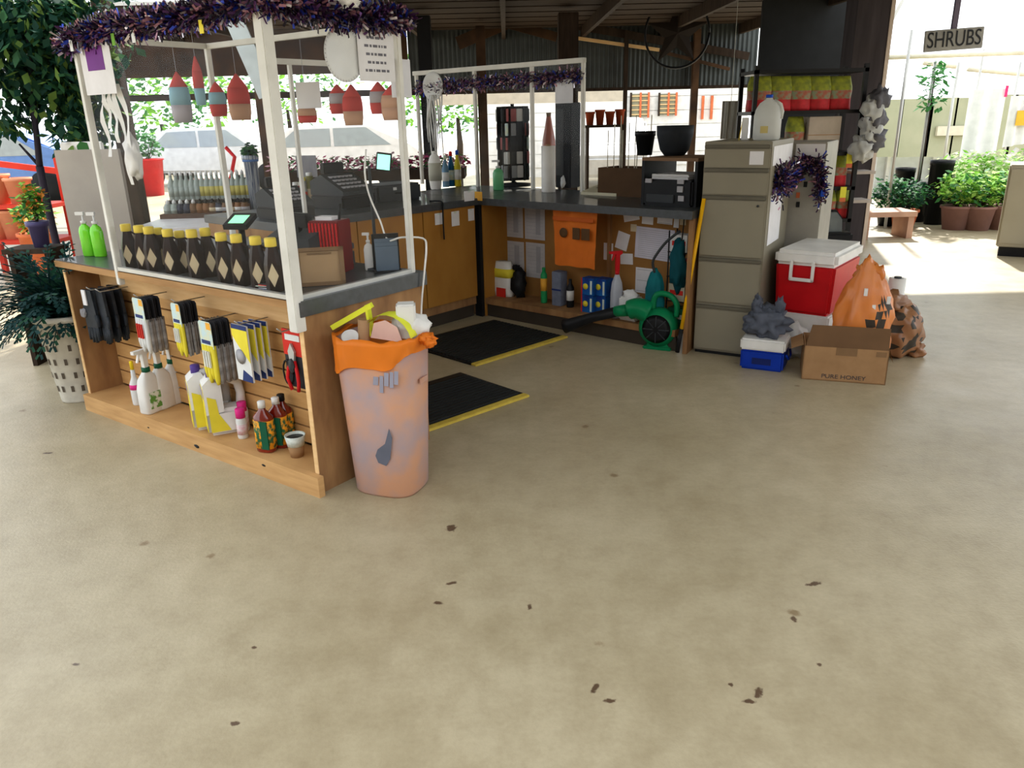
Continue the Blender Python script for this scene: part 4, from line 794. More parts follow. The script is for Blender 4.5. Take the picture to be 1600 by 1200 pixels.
w = thing('paper_cup', 'white paper cup lying in the bin mouth at left', 'cup', inbin(-.1, -.07, HB - .0), 0); b = B(); b.lathe([(.025, -.05), (.034, .01), (.032, .01), (.022, -.045), (.001, -.045)], 20, tilt=Matrix.Rotation(R(35), 3, 'X')); obj('cup', b, WHITE, w)
# ------------------------------------------------------------ filing cabinet at the end of the back counter
cL, cR = G(1082, 550), G(1178, 562); dv = cR - cL; ca = math.degrees(math.atan2(dv.y, dv.x)); CW = dv.length; FC = Frame(cL, ca); CHT = 1.31
CAB = mat('putty_metal', (.25, .23, .17), .4, c2=(.22, .2, .15), scale=3)
t = thing('filing_cabinet', 'putty coloured metal filing cabinet with five drawers', 'cabinet', cL, ca)
obj('body', bx(FC, 0, .012, 0.02, CW, .66, CHT, bev=.004), CAB, t); obj('plinth', bx(FC, .01, .02, 0, CW - .01, .65, .03), BLACK, t)
zs = [(.035, .3), (.34, .6), (.635, .975), (1.005, 1.135), (1.16, 1.27)]
for i, (a, c_) in enumerate(zs):
    b = B(); b.box(.006, -.006, a, CW - .006, .012, c_, bev=.004); d = obj('drawer', b, CAB, t)
    b = B(); b.box(.006, -.012, c_ + .002, CW - .006, .01, c_ + .022, bev=.003); obj('finger_rail', b, mat('putty_dark', (.13, .12, .09), .5), d)
    if i == 2: b = B(); b.lathe([(.007, 0), (.007, .01)], 8, (CW - .05, -.008, c_ - .03), tilt=Matrix.Rotation(R(90), 3, 'X')); obj('lock', b, DARK, d)
    if i == 4: b = B(); b.box(CW - .12, -.008, a + .02, CW - .04, -.006, c_ - .015); obj('label_card', b, PAPER, d)
# second cabinet behind it, with notes on its side
F2 = Frame(FC.w(CW - .16, .7), ca); t = thing('filing_cabinet', 'second putty cabinet standing behind the first, draped with tinsel', 'cabinet', F2.o, ca)
cab2w = .36; obj('body', bx(F2, 0, .0, 0, cab2w, .5, CHT - .03, bev=.004), mat('putty_pale', (.36, .345, .3), .45), t)
for (y0_, z0_, y1_, z1_) in ((.08, .7, .42, 1.0), (.05, 1.17, .62, 1.28)): b = B(); b.box(CW + .001, y0_, z0_, CW + .003, y1_, z1_); obj('paper_note', b, PAPER, bpy.data.objects['filing_cabinet'])
b = B(); b.box(.17, -.004, 1.13, .35, -.001, 1.27); obj('paper_note', b, PAPER, t)
for (x0_, z0_) in ((.2, .93), (.205, .87), (.24, 1.0), (.2, 1.03)): b = B(); b.box(x0_, -.008, z0_, x0_ + .022, -.001, z0_ + .035); obj('magnet', b, TERRA if x0_ < .203 else BLACK, t)
tinsel('purple tinsel garland draped across the sides of both cabinets', [FC.w(CW + .03, .12, 1.05), FC.w(CW + .03, .16, 1.17), FC.w(CW + .04, .3, 1.1), FC.w(CW + .04, .55, 1.15), F2.w(.24, -.05, 1.2), F2.w(.33, -.05, 1.18), F2.w(.36, -.05, .98)], 1900, .045, droop=.1, grp='tinsel garlands')
b = B(); q = F2.w(.37, -.07, .97); tag(obj('blue_clip', bx(F2, -.012, -.01, -.02, .012, .01, .02), BLUE, loc=q), 'small bright blue clip at the end of the cabinet garland', 'clip')
# plastic milk jug on the cabinets, and a sheet beside it
P = FC.w(CW - .0, .38, CHT); s_ = .9
t = thing('water_jug', 'clear white plastic gallon jug with blue cap on top of the cabinet', 'jug', FC.w(CW - .1, .3, CHT), ca)
MILK = translucent('milky_plastic', (.82, .84, .82), .5, .3); b = B(); b.lathe([(.072, 0), (.078, .01), (.078, .14), (.07, .175), (.05, .21), (.02, .232), (.018, .245)], 20, power=.7); obj('jug_body', b, MILK, t)
b = B(); b.tube([(.03, -.0, .225), (.07, 0, .2), (.082, 0, .16), (.076, 0, .12)], .011, 8); obj('handle', b, MILK, t); b = B(); b.lathe([(.021, .24), (.021, .258)], 14); obj('cap', b, BLUE, t); b = B(); b.box(-.022, -.081, .04, .022, -.077, .08); obj('label_print', b, mat('tan_mark', (.6, .5, .2), .6), t)
t = thing('acrylic_stand', 'narrow clear stand leaning beside the gallon jug on the cabinet', 'stand', FC.w(CW - .22, .25, CHT), ca); b = B(); b.box(-.02, 0, 0, .02, .004, .13); b.box(-.02, 0, 0, .02, .04, .004); obj('holder', b, C_WH, t); b = B(); b.beam((-.035, .01, .0), (-.02, .01, .11), .006, .004); obj('pencil', b, YEL, t)
# yellow pole leaning between counter and cabinet
a, c_ = G(1058, 553), FC.w(.02, -.01, .98)
b = B(); v = c_ - a; t = thing('yellow_pole', 'yellow pole with black foot leaning against the filing cabinet', 'pole', a, 0)
b = B(); b.tube([v * .16, v * 1.0], .012, 10); obj('shaft', b, mat('yellow_paint', (.85, .45, .01), .4), t); b = B(); b.tube([(0, 0, .012), v * .17], .014, 10); obj('foot', b, BLACK, t)

# ------------------------------------------------------------ shelf rack with bags behind the cabinets
RY = 8.1; rl, rr_ = HY(1176, 200, RY), HY(1343, 200, RY); RW = rr_.x - rl.x
t = rack = thing('shelf_rack', 'black metal shelf rack stocked with bags behind the cabinets', 'shelf', (rl.x, RY, 0), 0)
RH = HY(1250, 108, RY).z; lev = [HY(1290, y, RY).z for y in (172, 238, 292, 342)] + [.12]
for x in (0, RW):
    for y in (0, .5): b = B(); b.box(x - .02, y - .02, 0, x + .02, y + .02, RH + .04); obj('upright', b, BLACK, t)
for z in lev + [RH]: b = B(); b.box(-.02, -.02, z - .035, RW + .02, .52, z); obj('shelf_board', b, BLACK, t)
FEEDT = mat('bag_olive', (.42, .45, .04), .5, c2=(.12, .16, .05), scale=18, amt=.6); FEEDB = mat('bag_red', (.6, .03, .04), .5, c2=(.3, .02, .02), scale=14); FEEDM = mat('bag_mid', (.2, .28, .18), .5, c2=(.35, .1, .06), scale=22, amt=.3)
def feed(label, P, w, h, grp, rz=0, wrinkle=0):
    t = thing('feed_bag', label, 'bag', P, rz, grp)
    for k, (z0_, z1_, m, nm) in enumerate(((0, .33, FEEDB, 'red_lower_print'), (.33, .58, FEEDM, 'middle_print'), (.58, 1, FEEDT, 'olive_top_print'))):
        b = B(); pts = []; n = 16; rows = 4
        for j in range(rows + 1):
            u = z0_ + (z1_ - z0_) * j / rows; kk = (1 - .25 * max(0, u - .75) * 4 * .6) ; th = .085 * (1 - max(0, u - .6) * 2.2) ; th = max(th, .012)
            for i in range(n): a = 2 * pi * i / n; pts.append((math.copysign(abs(cos(a)) ** .5, cos(a)) * w / 2 * (1 + .03 * sin(u * 9 + i)) * kk, math.copysign(abs(sin(a)) ** .7, sin(a)) * th, u * h))
        fs = [(j * n + i, j * n + (i + 1) % n, (j + 1) * n + (i + 1) % n, (j + 1) * n + i) for j in range(rows) for i in range(n)]
        if k == 0: fs.append(tuple(range(n))[::-1])
        if k == 2: fs.append(tuple(rows * n + i for i in range(n)))
        b.poly(pts, fs, 0, True); obj(nm, b, m, t)
    return t
rows_ = [(172, 118, [(1190, 34), (1222, 34), (1252, 34), (1283, 34), (1315, 34)], 'top shelf'), (238, 182, [(1245, 26)], 'second shelf'), (292, 240, [(1270, 22), (1293, 22), (1314, 22)], 'third shelf'), (342, 296, [(1272, 24), (1296, 24), (1320, 22)], 'fourth shelf')]
for yb, yt, xs_, nm in rows_:
    z = HY(1290, yb, RY).z
    for i, (xx, wp) in enumerate(xs_):
        x = HY(xx, yb, RY).x; h = HY(xx, yt, RY).z - z; feed('olive and red feed bag on the rack\'s %s%s' % (nm, (', ' + ORD[i]) if len(xs_) > 1 else ''), (x, RY + .12, z), wp / 1200 * RY * 1.02, h, 'feed bags on the shelf rack', random.uniform(-5, 5))
t = thing('carton', 'plain beige carton on the second shelf of the rack', 'box', (HY(1290, 200, RY).x, RY + .02, lev[1]), 0); w = 24 / 1200 * RY; h = HY(1290, 182, RY).z - lev[1]; b = B(); b.box(-w, 0, 0, w, .35, h, bev=.004); obj('carton_body', b, mat('beige_card', (.5, .43, .36), .8), t); b = B(); b.box(-w, -.001, h * .48, w, 0, h * .5); b.box(-.02, .0, h, .02, .35, h + .001); obj('seam', b, CARD, t)
# grey plastic bags bundled on the rack's right post
t = thing('bag_bundle', 'bundle of grey and clear plastic bags hanging on the rack upright', 'bags', (rr_.x + .05, RY - .1, HY(1325, 150, RY).z), 0)
for i in range(6): b = B(); b.blob((random.uniform(-.06, .08), 0, -.05 - .09 * i), (.1, .06, .12), i, .45); obj('bag', b, [mat('bag_grey', (.12, .12, .14), .4), mat('bag_pale', (.5, .52, .52), .4)][i % 2], t)
for i, (yy) in enumerate((270, 315)): 
    z = HY(1340, yy, RY).z; b = B(); b.box(-.03, 0, -.015, .2, .25, .015); tag(obj('bracket_shelf', b, mat('bracket_pale', (.45, .4, .36), .6), loc=(rr_.x + .02, RY, z)), ['short pale bracket shelf at right of the rack, upper one', 'short pale bracket shelf at right of the rack, lower one'][i], 'shelf', 'bracket shelves beside the rack')
P = (HY(1328, 320, RY - .1).x, RY - .1, 0)
for i, (xx, y0_, y1_) in enumerate(((1328, 240, 262), (1318, 292, 315), (1308, 348, 372))):
    p, q = HY(xx, y0_, RY - .05), HY(xx, y1_, RY - .05); t = thing('seed_packet', ['yellow packet clipped to the rack upright, top one', 'yellow packet clipped to the rack upright, middle one', 'yellow packet clipped to the rack upright, lowest one'][i], 'packet', (p.x, RY - .06, q.z), 0); b = B(); b.box(-.03, 0, 0, .03, .012, p.z - q.z); obj('packet', b, mat('packet_yellow', (.75, .7, .06), .5), t); b = B(); b.box(-.03, -.002, 0, .03, 0, .04); obj('printed_foot', b, TERRA, t)
# tall grey backpack sprayer / office chair back beside the cabinets
q = HY(1288, 383, 6.6); zb = q.z; t = thing('chair', 'dark high backed chair with grey shiny back beside the cabinets', 'chair', (q.x, 6.6, 0), 0)
GB = mat('grey_vinyl', (.22, .25, .24), .3, c2=(.1, .11, .12), scale=6); hb_ = HY(1285, 332, 6.6).z
b = B(); b.prism([(-.14, hb_ - .42), (-.12, hb_ - .06), (-.07, hb_), (.07, hb_), (.12, hb_ - .06), (.15, hb_ - .42)], -.02, .03, 0, 'y'); obj('backrest', b, GB, t)
b = B(); b.prism([(-.16, hb_ - .44), (-.14, hb_ - .05), (-.08, hb_ + .02), (.08, hb_ + .02), (.14, hb_ - .05), (.17, hb_ - .44)], .03, .05, 0, 'y'); obj('back_shell', b, BLACK, t)
b = B(); b.box(-.2, -.1, .42, .2, .32, .5, bev=.02); obj('seat', b, BLACK, t)
for a in range(5): b = B(); b.beam((0, .1, .06), (.26 * cos(a * 1.257), .1 + .26 * sin(a * 1.257), .05), .03, .03); b.lathe([(.02, 0), (.02, .04)], 8, (.25 * cos(a * 1.257), .1 + .25 * sin(a * 1.257), 0)); obj('leg', b, BLACK, t)
b = B(); b.tube([(0, .1, .06), (0, .1, .43)], .025); obj('column', b, BLACK, t); b = B(); b.beam((0, .08, .46), (0, .05, hb_ - .3), .05, .02); obj('back_bar', b, BLACK, t)

# ------------------------------------------------------------ coolers, boxes and bags on the floor by the cabinet
# blue cooler
a, c_ = G(1155, 575), G(1222, 583); dv = c_ - a; an = math.degrees(math.atan2(dv.y, dv.x)); w = dv.length; t = thing('small_cooler', 'small blue cooler with white lid in front of the red cooler', 'cooler', a, an); z1 = zat(a, 545) ; z2 = zat(a, 531)
BL2 = mat('cooler_blue', (.005, .035, .36), .35); b = B(); b.box(0, 0, 0, w, .2, z1, bev=.012); obj('tub', b, BL2, t); b = B(); b.box(-.005, -.006, z1, w + .006, .206, z2 + .012, bev=.01); obj('lid', b, WHITE, t)
b = B(); b.box(w * .28, -.002, z1 * .3, w * .72, .001, z1 * .62); obj('faded_badge', b, mat('navy_badge', (.01, .02, .12), .5), t); b = B(); b.tube([(w + .01, .03, z1 - .02), (w + .02, .06, z1 - .05), (w + .02, .15, z1 - .05), (w + .01, .18, z1 - .02)], .007, 6); obj('handle', b, BL2, t); zc = z2 + .012
GBAG = translucent('grey_film', (.14, .16, .21), .3, .3); pos = a + dv * .5 + D(an + 90) * .1
t = thing('plastic_bag', 'crumpled grey blue plastic bag standing on the small blue cooler', 'bag', (pos.x, pos.y, zc), an)
def bagpost(q): k = 1 - .35 * max(0, q.z) / .13; return Vector((q.x * k, q.y * k, q.z))
b = B(); b.blob((0, 0, .085), (.12, .085, .1), 11, .35, 3, 4, flat=0.0); obj('bag_body', b, GBAG, t)
for s in (-1, 1): b = B(); b.blob((s * .065, 0, .19), (.028, .02, .055), 12 + s, .5, 3, 3); obj('bag_handle', b, GBAG, t)
# red cooler on a white foam box
q0 = G(1198, 487, .2); a = FC.w(CW + .1, .26, 0)
rc = Frame(FC.w(CW + .045, .17), -38); rc.o.z = 0; w = .36; SZ = zat(rc.o, 486); 
hr = zat(rc.o, 408) ; hl = zat(rc.o, 392)
t = thing('foam_box', 'white foam box under the red cooler, wrapped in thin plastic', 'box', rc.w(.0, .02, 0), rc.deg); b = B(); b.box(.02, 0, 0, .35, .5, SZ, bev=.01); obj('box_body', b, WHITE, t); b = B(); b.blob((.13, -.05, .12), (.12, .045, .12), 21, .35, 3, 3, flat=.0); obj('crumpled_wrap', b, mat('white_film', (.7, .7, .72), .4), t)
RC = mat('cooler_red', (.55, .008, .012), .35); t = thing('large_cooler', 'large red cooler with white lid and white handle', 'cooler', rc.w(0, 0, SZ), rc.deg); dd = .56; b = B(); zz = hr - SZ
b.poly([(.015, .015, 0), (w - .015, .015, 0), (w - .015, dd - .015, 0), (.015, dd - .015, 0), (0, 0, zz), (w, 0, zz), (w, dd, zz), (0, dd, zz)], [(0, 3, 2, 1), (4, 5, 6, 7), (0, 1, 5, 4), (1, 2, 6, 5), (2, 3, 7, 6), (3, 0, 4, 7)]); bmesh.ops.bevel(b.bm, geom=b.bm.edges[:], offset=.02, segments=3, affect='EDGES'); obj('tub', b, RC, t)
b = B(); b.box(-.008, -.008, zz - .015, w + .008, dd + .008, zz + .075, bev=.022); obj('lid', b, WHITE, t, label='white lid')
b = B(); hx0, hx1 = w * .27, w * .68; hz = zz - .105; b.box(hx0, -.03, hz, hx1, -.012, hz + .02, bev=.004); b.box(hx0, -.03, hz, hx0 + .018, -.012, zz + .02, bev=.004); b.box(hx1 - .018, -.03, hz, hx1, -.012, zz + .02, bev=.004); obj('handle', b, WHITE, t, label='white bail handle')
# cardboard box
a, c_ = G(1252, 592), G(1383, 602); dv = c_ - a; an = math.degrees(math.atan2(dv.y, dv.x)); w = dv.length; bz = Frame(a, an); h = zat(a, 540); h2 = zat(a, 503)
t = thing('cardboard_box', 'brown cardboard box with its front flap standing up', 'box', a, an); BD = .3
b = B(); b.box(0, 0, 0, w, .006, h); b.box(0, 0, 0, .006, BD, h); b.box(w - .006, 0, 0, w, BD, h); b.box(0, BD - .006, 0, w, BD, h); b.box(0, 0, 0, w, BD, .006); obj('box_walls', b, CARD, t)
b = B(); b.poly([(0.005, 0, h), (w - .005, 0, h), (w - .01, -.004, h + .125), (.03, -.004, h + .125), (0.005, .006, h), (w - .005, .006, h), (w - .01, .002, h + .125), (.03, .002, h + .125)], [(0, 1, 2, 3), (7, 6, 5, 4), (0, 4, 5, 1), (2, 6, 7, 3), (1, 5, 6, 2), (3, 7, 4, 0)]); obj('front_flap', b, mat('cardboard_shade', (.17, .095, .048), .8), t, label='darker raised front flap')  # flap's shade is put into its colour, a darker copy of the cardboard
b = B(); b.poly([(-.004, .02, h), (-.004, BD - .02, h), (-.07, BD - .03, h - .03), (-.07, .03, h - .03)], [(0, 1, 2, 3)]); obj('side_flap', b, CARD, t); b = B(); b.poly([(w + .002, .02, h), (w + .002, BD - .02, h), (w + .03, BD - .03, h - .08), (w + .03, .03, h - .08)], [(0, 1, 2, 3)]); obj('side_flap', b, CARD, t)
b = B(); b.box(w * .38, -.0012, h - .045, w * .63, 0, h + .0); b.box(w * .85, -.0012, h - .04, w * .97, 0, h - .01); obj('tape', b, mat('brown_tape', (.24, .14, .07), .4), t)
o = text('lettering', 'PURE HONEY', .034, INK, t, (w * .5, -.0012, .028), FR_, sx=1.15)
# orange bag in / behind the box with black print; brown-orange bag on the floor
OB = translucent('orange_film', (.88, .32, .07), .35, .25); PRB = mat('black_print_film', (.05, .04, .03), .4)
pc = bz.w(w * .68, BD * .55, .0); t = thing('orange_bag', 'full orange plastic bag with black print sitting in the cardboard box', 'bag', pc, an)
def taper(q):
    u = (q.z + .3) / .6; k = 1.12 - .62 * max(0, min(1, u)) ** 1.6; return Vector((q.x * k, q.y * k, q.z))
b = B(); b.blob((0, 0, .36), (.17, .125, .33), 31, .13, 2.6, 4, flat=.012, post=taper); bo = obj('bag_body', b, [OB, PRB], t)
def stamp(me, cx, cz, r, frq=40):
    for p in me.polygons:
        c_ = p.center
        if c_.y < 0.02 and ((c_.x - cx) ** 2 + (c_.z - cz) ** 2) < r * r and noise.noise(c_ * frq) > -.08: p.material_index = 1
stamp(bo.data, .06, .33, .06); stamp(bo.data, -.03, .27, .035); stamp(bo.data, .09, .42, .045)
for s in (-.03, .045): b = B(); b.blob((s, .0, .6), (.04, .03, .05), 33 + int(s * 100), .4); obj('bag_handle', b, OB, t)
for i, (x, z) in enumerate(((-.02, .49), (.03, .4), (.1, .45))): b = B(); b.box(x, -.1, z, x + .018, -.085, z + .04); obj('painted_glint', b, WHITE, t)  # white blocks stand in for glints on the orange film
pc = G(1405, 565); h_ = .3; t = thing('brown_bag', 'see-through orange bag of black printed folds slumped right of the cardboard box', 'bag', (pc.x + .02, pc.y + .16, 0), 0)
BO = translucent('brown_film', (.42, .2, .09), .3, .25); b = B(); b.blob((0, 0, .15), (.17, .15, .19), 41, .14, 2.6, 4, flat=.0); bo = obj('bag_body', b, [BO, PRB], t)
for p in bo.data.polygons:
    if noise.noise(Vector((p.center.x * 14, p.center.y * 14, p.center.z * 30))) > .12 and p.center.y < .05: p.material_index = 1
b = B(); b.blob((-.04, .0, .33), (.1, .08, .07), 43, .45); obj('bag_top', b, BO, t); b = B(); b.blob((.13, -.05, .04), (.05, .05, .05), 44, .5, flat=0); obj('bag_corner', b, BO, t)
pc = HY(1402, 442, 4.75); t = thing('white_roll', 'white roll poking up behind the orange bags', 'roll', (pc.x, 4.75, 0), -20); b = B(); b.lathe([(.04, 0), (.05, .02), (.05, pc.z + .03), (.02, pc.z + .03), (.02, pc.z)], 18); obj('roll', b, WHITE, t)
b = B(); b.lathe([(.02, pc.z + .02), (.022, pc.z + .04), (.018, pc.z + .04)], 14); obj('core', b, DARK, t)
pc = G(1245, 560); t = thing('orange_wrap', 'small crumpled orange wrapper between the blue cooler and cardboard box', 'wrapper', (pc.x + .0, pc.y + .12, 0)); b = B(); b.blob((0, 0, .1), (.045, .04, .11), 51, .4, flat=0); obj('wrapper', b, OB, t)
# ------------------------------------------------------------ knee space of the back counter
PY = INY - .004
def kp(x, y, yy=INY): return K.fy(x, y, yy)
def pinned(label, x0, y0, x1, y1, m=PAPER, rot=0, kind='notice', grp='papers pinned on the back panel', lines=0, thick=.001, off=0):
    p, q = kp(x0, y0), kp(x1, y1); w = abs(q.x - p.x); h = abs(p.z - q.z); t = thing('pinned_paper', label, kind, K.w((p.x + q.x) / 2, INY - .003 - off, (p.z + q.z) / 2), K.deg, grp)
    b = B(); b.box(-w / 2, -thick, -h / 2, w / 2, 0, h / 2); o = obj('sheet', b, m, t); o.rotation_euler.y = R(rot)
    for i in range(lines): z = h * (.42 - .84 * i / max(1, lines - 1)); b = B(); b.box(-w * .42, -thick - .0004, z - .0015, w * .42, -thick, z + .0015); l = obj('printed_line', b, GREYP, t); l.rotation_euler.y = R(rot)
    return t
for i, (x0, y0, x1, y1) in enumerate(((784, 317, 818, 372), (820, 319, 852, 376), (786, 375, 820, 437), (822, 378, 852, 436))):
    t = pinned('long grey printed list, ' + ['upper left', 'upper right', 'lower left', 'lower right'][i] + ' of the four left of the orange bag', x0, y0, x1, y1, mat('paper_grey', (.5, .49, .5), .8), grp='printed lists on the back panel', lines=9)
    p, q = kp(x0, y0), kp(x1, y1); w = q.x - p.x; h = p.z - q.z
    b = B(); b.box(w * .05, -.0016, -h * .35, w * .28, -.001, h * .4); obj('printed_column', b, mat('grey_column', (.36, .36, .38), .8), t)
for lb, x0, y0, x1, y1, r, ln, m in (('tilted note with a dark photo, first of the top row', 975, 331, 999, 346, -12, 0, PAPER), ('plain note, second of the top row', 1004, 333, 1021, 351, 2, 0, PAPER), ('note with red heading, third of the top row', 1028, 334, 1051, 351, 2, 2, PAPER), ('narrow cream slip at the end of the top row', 1054, 333, 1061, 356, 2, 0, C_WH),
    ('largest white ruled sheet at the right', 994, 354, 1052, 409, 2, 14, mat('paper_lilac', (.62, .6, .68), .8)), ('tilted blank note above the spray bottle', 964, 362, 982, 391, 14, 0, PAPER), ('square note left of the spray nozzle', 944, 379, 958, 407, 0, 0, PAPER), ('small note right of the spray nozzle', 970, 395, 989, 414, -3, 0, PAPER), ('tall pale sheet under the largest ruled sheet', 994, 417, 1020, 460, 0, 3, PAPER), ('small tan square tab under the tilted top note', 986, 350, 995, 362, 0, 0, TAN), ('brown patch beside the slip', 1063, 340, 1072, 352, 0, 0, TAN)):
    pinned(lb, x0, y0, x1, y1, m, r, lines=ln)
# notes on the side counter face, near the corner
for i, (x0, y0, x1, y1, lb) in enumerate(((679, 334, 692, 350, 'leftmost small note on the orange face'), (705, 331, 718, 352, 'middle small note on the orange face'), (731, 327, 741, 344, 'small note on the orange face nearest the corner post'), (725, 299, 741, 313, 'white tag on the dark counter edge near the corner'))):
    xf = -.001 if i < 3 else .0215; p, q = K.fx(x0, y0, xf), K.fx(x1, y1, xf); w = abs(q.y - p.y); h = abs(p.z - q.z); t = thing('small_note', lb, 'note', K.w(xf, (p.y + q.y) / 2, (p.z + q.z) / 2), K.deg + 90, 'small notes on the side counter')
    b = B(); b.box(-w / 2, -.0015, -h / 2, w / 2, 0, h / 2); obj('paper', b, PAPER, t); b = B(); b.box(-w * .15, -.0025, h * .36, w * .15, -.0015, h * .48); obj('pin_tab', b, C_SKY, t)
q = K.fx(746, 307, .02); b = B(); tag(obj('orange_tag', bx(K, -.035, -.006, -.03, .035, 0, .035), mat('orange_tag', (.8, .42, .06), .5), loc=K.w(.03, -.035, q.z), rz=K.deg), 'orange square tag on top of the dark corner post', 'tag')
q = K.fx(754, 331, -.0); pinned('pale note on the left edge of the knee space', 757, 324, 771, 337, mat('paper_grey', (.5, .49, .5), .8))
# cord hanging at the counter edge
p = K.fx(690, 300, .025); b = B(); b.tube(smooth([K.w(-.1, p.y, ZB + .006), K.w(.02, p.y, ZB + .008), K.w(.028, p.y + .0, ZB - .04), K.w(.026, p.y + .0, ZB - .15), K.w(.024, p.y + .004, ZB - .26)]), .006, 6); tag(obj('power_cable', b, BLACK), 'black cord hanging over the dark edge of side counter', 'cord')
# orange carrier bag hung flat from the countertop edge
p, q = kp(857, 330, .0), kp(925, 423, .0); t = thing('hanging_orange_bag', 'flat orange carrier bag with black print hung under the back counter', 'bag', K.w((p.x + q.x) / 2, .05, .86), K.deg); w = q.x - p.x; hh = .86 - q.z
OB2 = translucent('orange_film_dull', (.8, .2, .03), .2, .35)
b = B(); pts = []; nx, nz = 16, 12
for i in range(nx + 1):
    for j in range(nz + 1):
        u, v = i / nx, j / nz; pts.append((-w / 2 + w * u * (1 - .04 * v) + .01 * v, .012 * sin(u * 9 + v * 2) + .006 * noise.noise(Vector((u * 6, v * 6, 1))), -hh * v - .004 * sin(u * 13)))
b.poly(pts, [(i * (nz + 1) + j, i * (nz + 1) + j + 1, (i + 1) * (nz + 1) + j + 1, (i + 1) * (nz + 1) + j) for i in range(nx) for j in range(nz)], 0, True); ob = obj('bag_film', b, OB2, t)
for k, (x0_, x1_) in enumerate(((-.3, -.12), (.0, .16), (.2, .38))):
    b = B(); cx = (x0_ + x1_) / 2 * w
    if k == 0: b.lathe([(w * .05, 0), (w * .09, 0), (w * .09, .003), (w * .05, .003)], 18, (cx, -.02, -hh * .4), tilt=Matrix.Rotation(R(90), 3, 'X'))
    else: b.box(x0_ * w, -.022, -hh * .5, x1_ * w, -.02, -hh * .3); 
    obj('black_print', b, mat('film_print', (.1, .05, .02), .6), t)
b = B(); b.box(-w * .46, -.022, -hh * .19, w * .46, -.02, -hh * .12); obj('dark_band', b, mat('film_dark_orange', (.5, .1, .015), .6), t)
# stock standing on the platform
def kloc(x, y, yy, z=.145): p = K.fy(x, y, yy); return K.w(p.x, yy, z)
def hkl(P, y): return zat(P, y) - P[2]
# pet food bag, white with yellow
P = kloc(788, 457, .16); h = hkl(P, 408); t = thing('stock_bag', 'white and yellow bag with dark red foot at the left of platform', 'bag', P, K.deg); b = B()
b.lathe([(.09, 0), (.1, .04), (.095, h * .7), (.07, h), (.001, h)], 18, sy=.5, power=.7); obj('bag_body', b, WHITE, t); b = B(); b.lathe([(.099, h * .55), (.095, h * .8)], 18, sy=.52, power=.7); obj('yellow_band', b, C_YE, t); b = B(); b.box(-.03, -.06, .0, .06, -.052, .07); obj('red_panel', b, C_RED, t)
P = kloc(811, 458, .17); h = hkl(P, 418); t = thing('black_sack', 'crumpled black sack leaning on the white and yellow bag', 'sack', P, K.deg + 20); b = B(); b.blob((0, 0, h * .48), (.055, .05, h * .55), 61, .3, flat=0); obj('sack', b, BLACK, t); b = B(); b.blob((-.02, 0, h), (.03, .02, .02), 62, .4); obj('twisted_top', b, BLACK, t)
P = kloc(850, 468, .14); h = hkl(P, 418); t = thing('spray_can', 'slim green can with orange label beneath the orange bag', 'can', P, 0); b = B(); b.lathe([(.024, 0), (.025, .01), (.025, h * .8), (.012, h * .9)], 14); obj('can_body', b, GREEN, t); b = B(); b.lathe([(.0255, h * .35), (.0255, h * .7)], 14); obj('label_band', b, C_OR, t); b = B(); b.lathe([(.013, h * .88), (.013, h), (.01, h)], 12); obj('cap', b, GREEN, t)
P = kloc(873, 472, .14); h = hkl(P, 424); t = thing('grey_carton', 'grey blue carton standing below the orange bag', 'box', P, K.deg); b = B(); b.box(-.042, -.03, 0, .042, .05, h, bev=.003); obj('carton', b, mat('grey_blue_card', (.18, .21, .28), .6, c2=(.12, .14, .2), scale=25), t); b = B(); b.box(-.042, -.032, h * .45, .042, -.03, h * .5); obj('printed_line', b, C_NAVY, t)
P = kloc(891, 473, .14); h = hkl(P, 436); t = thing('dark_bottle', 'small dark bottle with a white label beside the grey carton', 'bottle', P, 0); b = B(); b.lathe([(.026, 0), (.028, .01), (.028, h * .7), (.012, h * .85), (.012, h)], 14); obj('bottle_body', b, BLACK, t); b = B(); b.lathe([(.0285, h * .25), (.0285, h * .6)], 14); obj('label_band', b, C_WH, t)
BX = mat('box_blue', (.01, .12, .4), .45, c2=(.01, .03, .18), scale=12)
for k, (xx, yb, y0) in enumerate(((921, 478, .1), (941, 480, .13))):
    P = kloc(xx, yb, y0)
    for j in range(2):
        h = .125; t = thing('blue_pack', 'blue boxed pack with yellow star, ' + [['lower left', 'upper left'], ['lower right', 'upper right']][k][j] + ' of four', 'box', P + Vector((0, 0, j * h)), K.deg - 4 * k, 'blue boxed packs on the platform')
        b = B(); b.box(-.052, -.03, 0, .052, .06, h - .003, bev=.003); obj('pack', b, BX, t); b = B(); b.lathe([(.001, 0), (.022, 0), (.022, .002), (.001, .002)], 10, (-.015, -.03, h * .5), tilt=Matrix.Rotation(R(90), 3, 'X')); obj('yellow_badge', b, C_YE, t); b = B(); b.box(.025, -.032, .01, .04, -.03, h - .02); obj('white_stripe', b, C_SKY, t)
        b = B(); b.box(-.052, -.0315, 0, -.043, -.03, h - .003); obj('red_stripe', b, C_RED, t)
P = kloc(963, 487, .07); h = hkl(P, 392); spray('tall pale spray bottle with red head standing before the pinned notes', P, K.deg + 60, h, mat('pale_grey_plastic', (.45, .48, .55), .4), RED, RED, None, w=.04, d=.034)
P = kloc(983, 491, .06); h = hkl(P, 452); t = thing('white_pack', 'white wrapped pack with dark lettering beside the pale spray bottle', 'pack', P, K.deg); b = B(); b.box(-.072, -.03, 0, .072, .07, h * .75, bev=.012); b.blob((0, .02, h * .75), (.06, .04, .04), 71, .3); obj('wrapped_pack', b, mat('white_film', (.6, .6, .62), .4), t)
text('lettering', 'WASH', .042, INK, t, (0, -.032, h * .36), FR_, sx=1.1)
TEAL = mat('teal_cloth', (.005, .17, .19), .7, c2=(.003, .09, .11), scale=6)
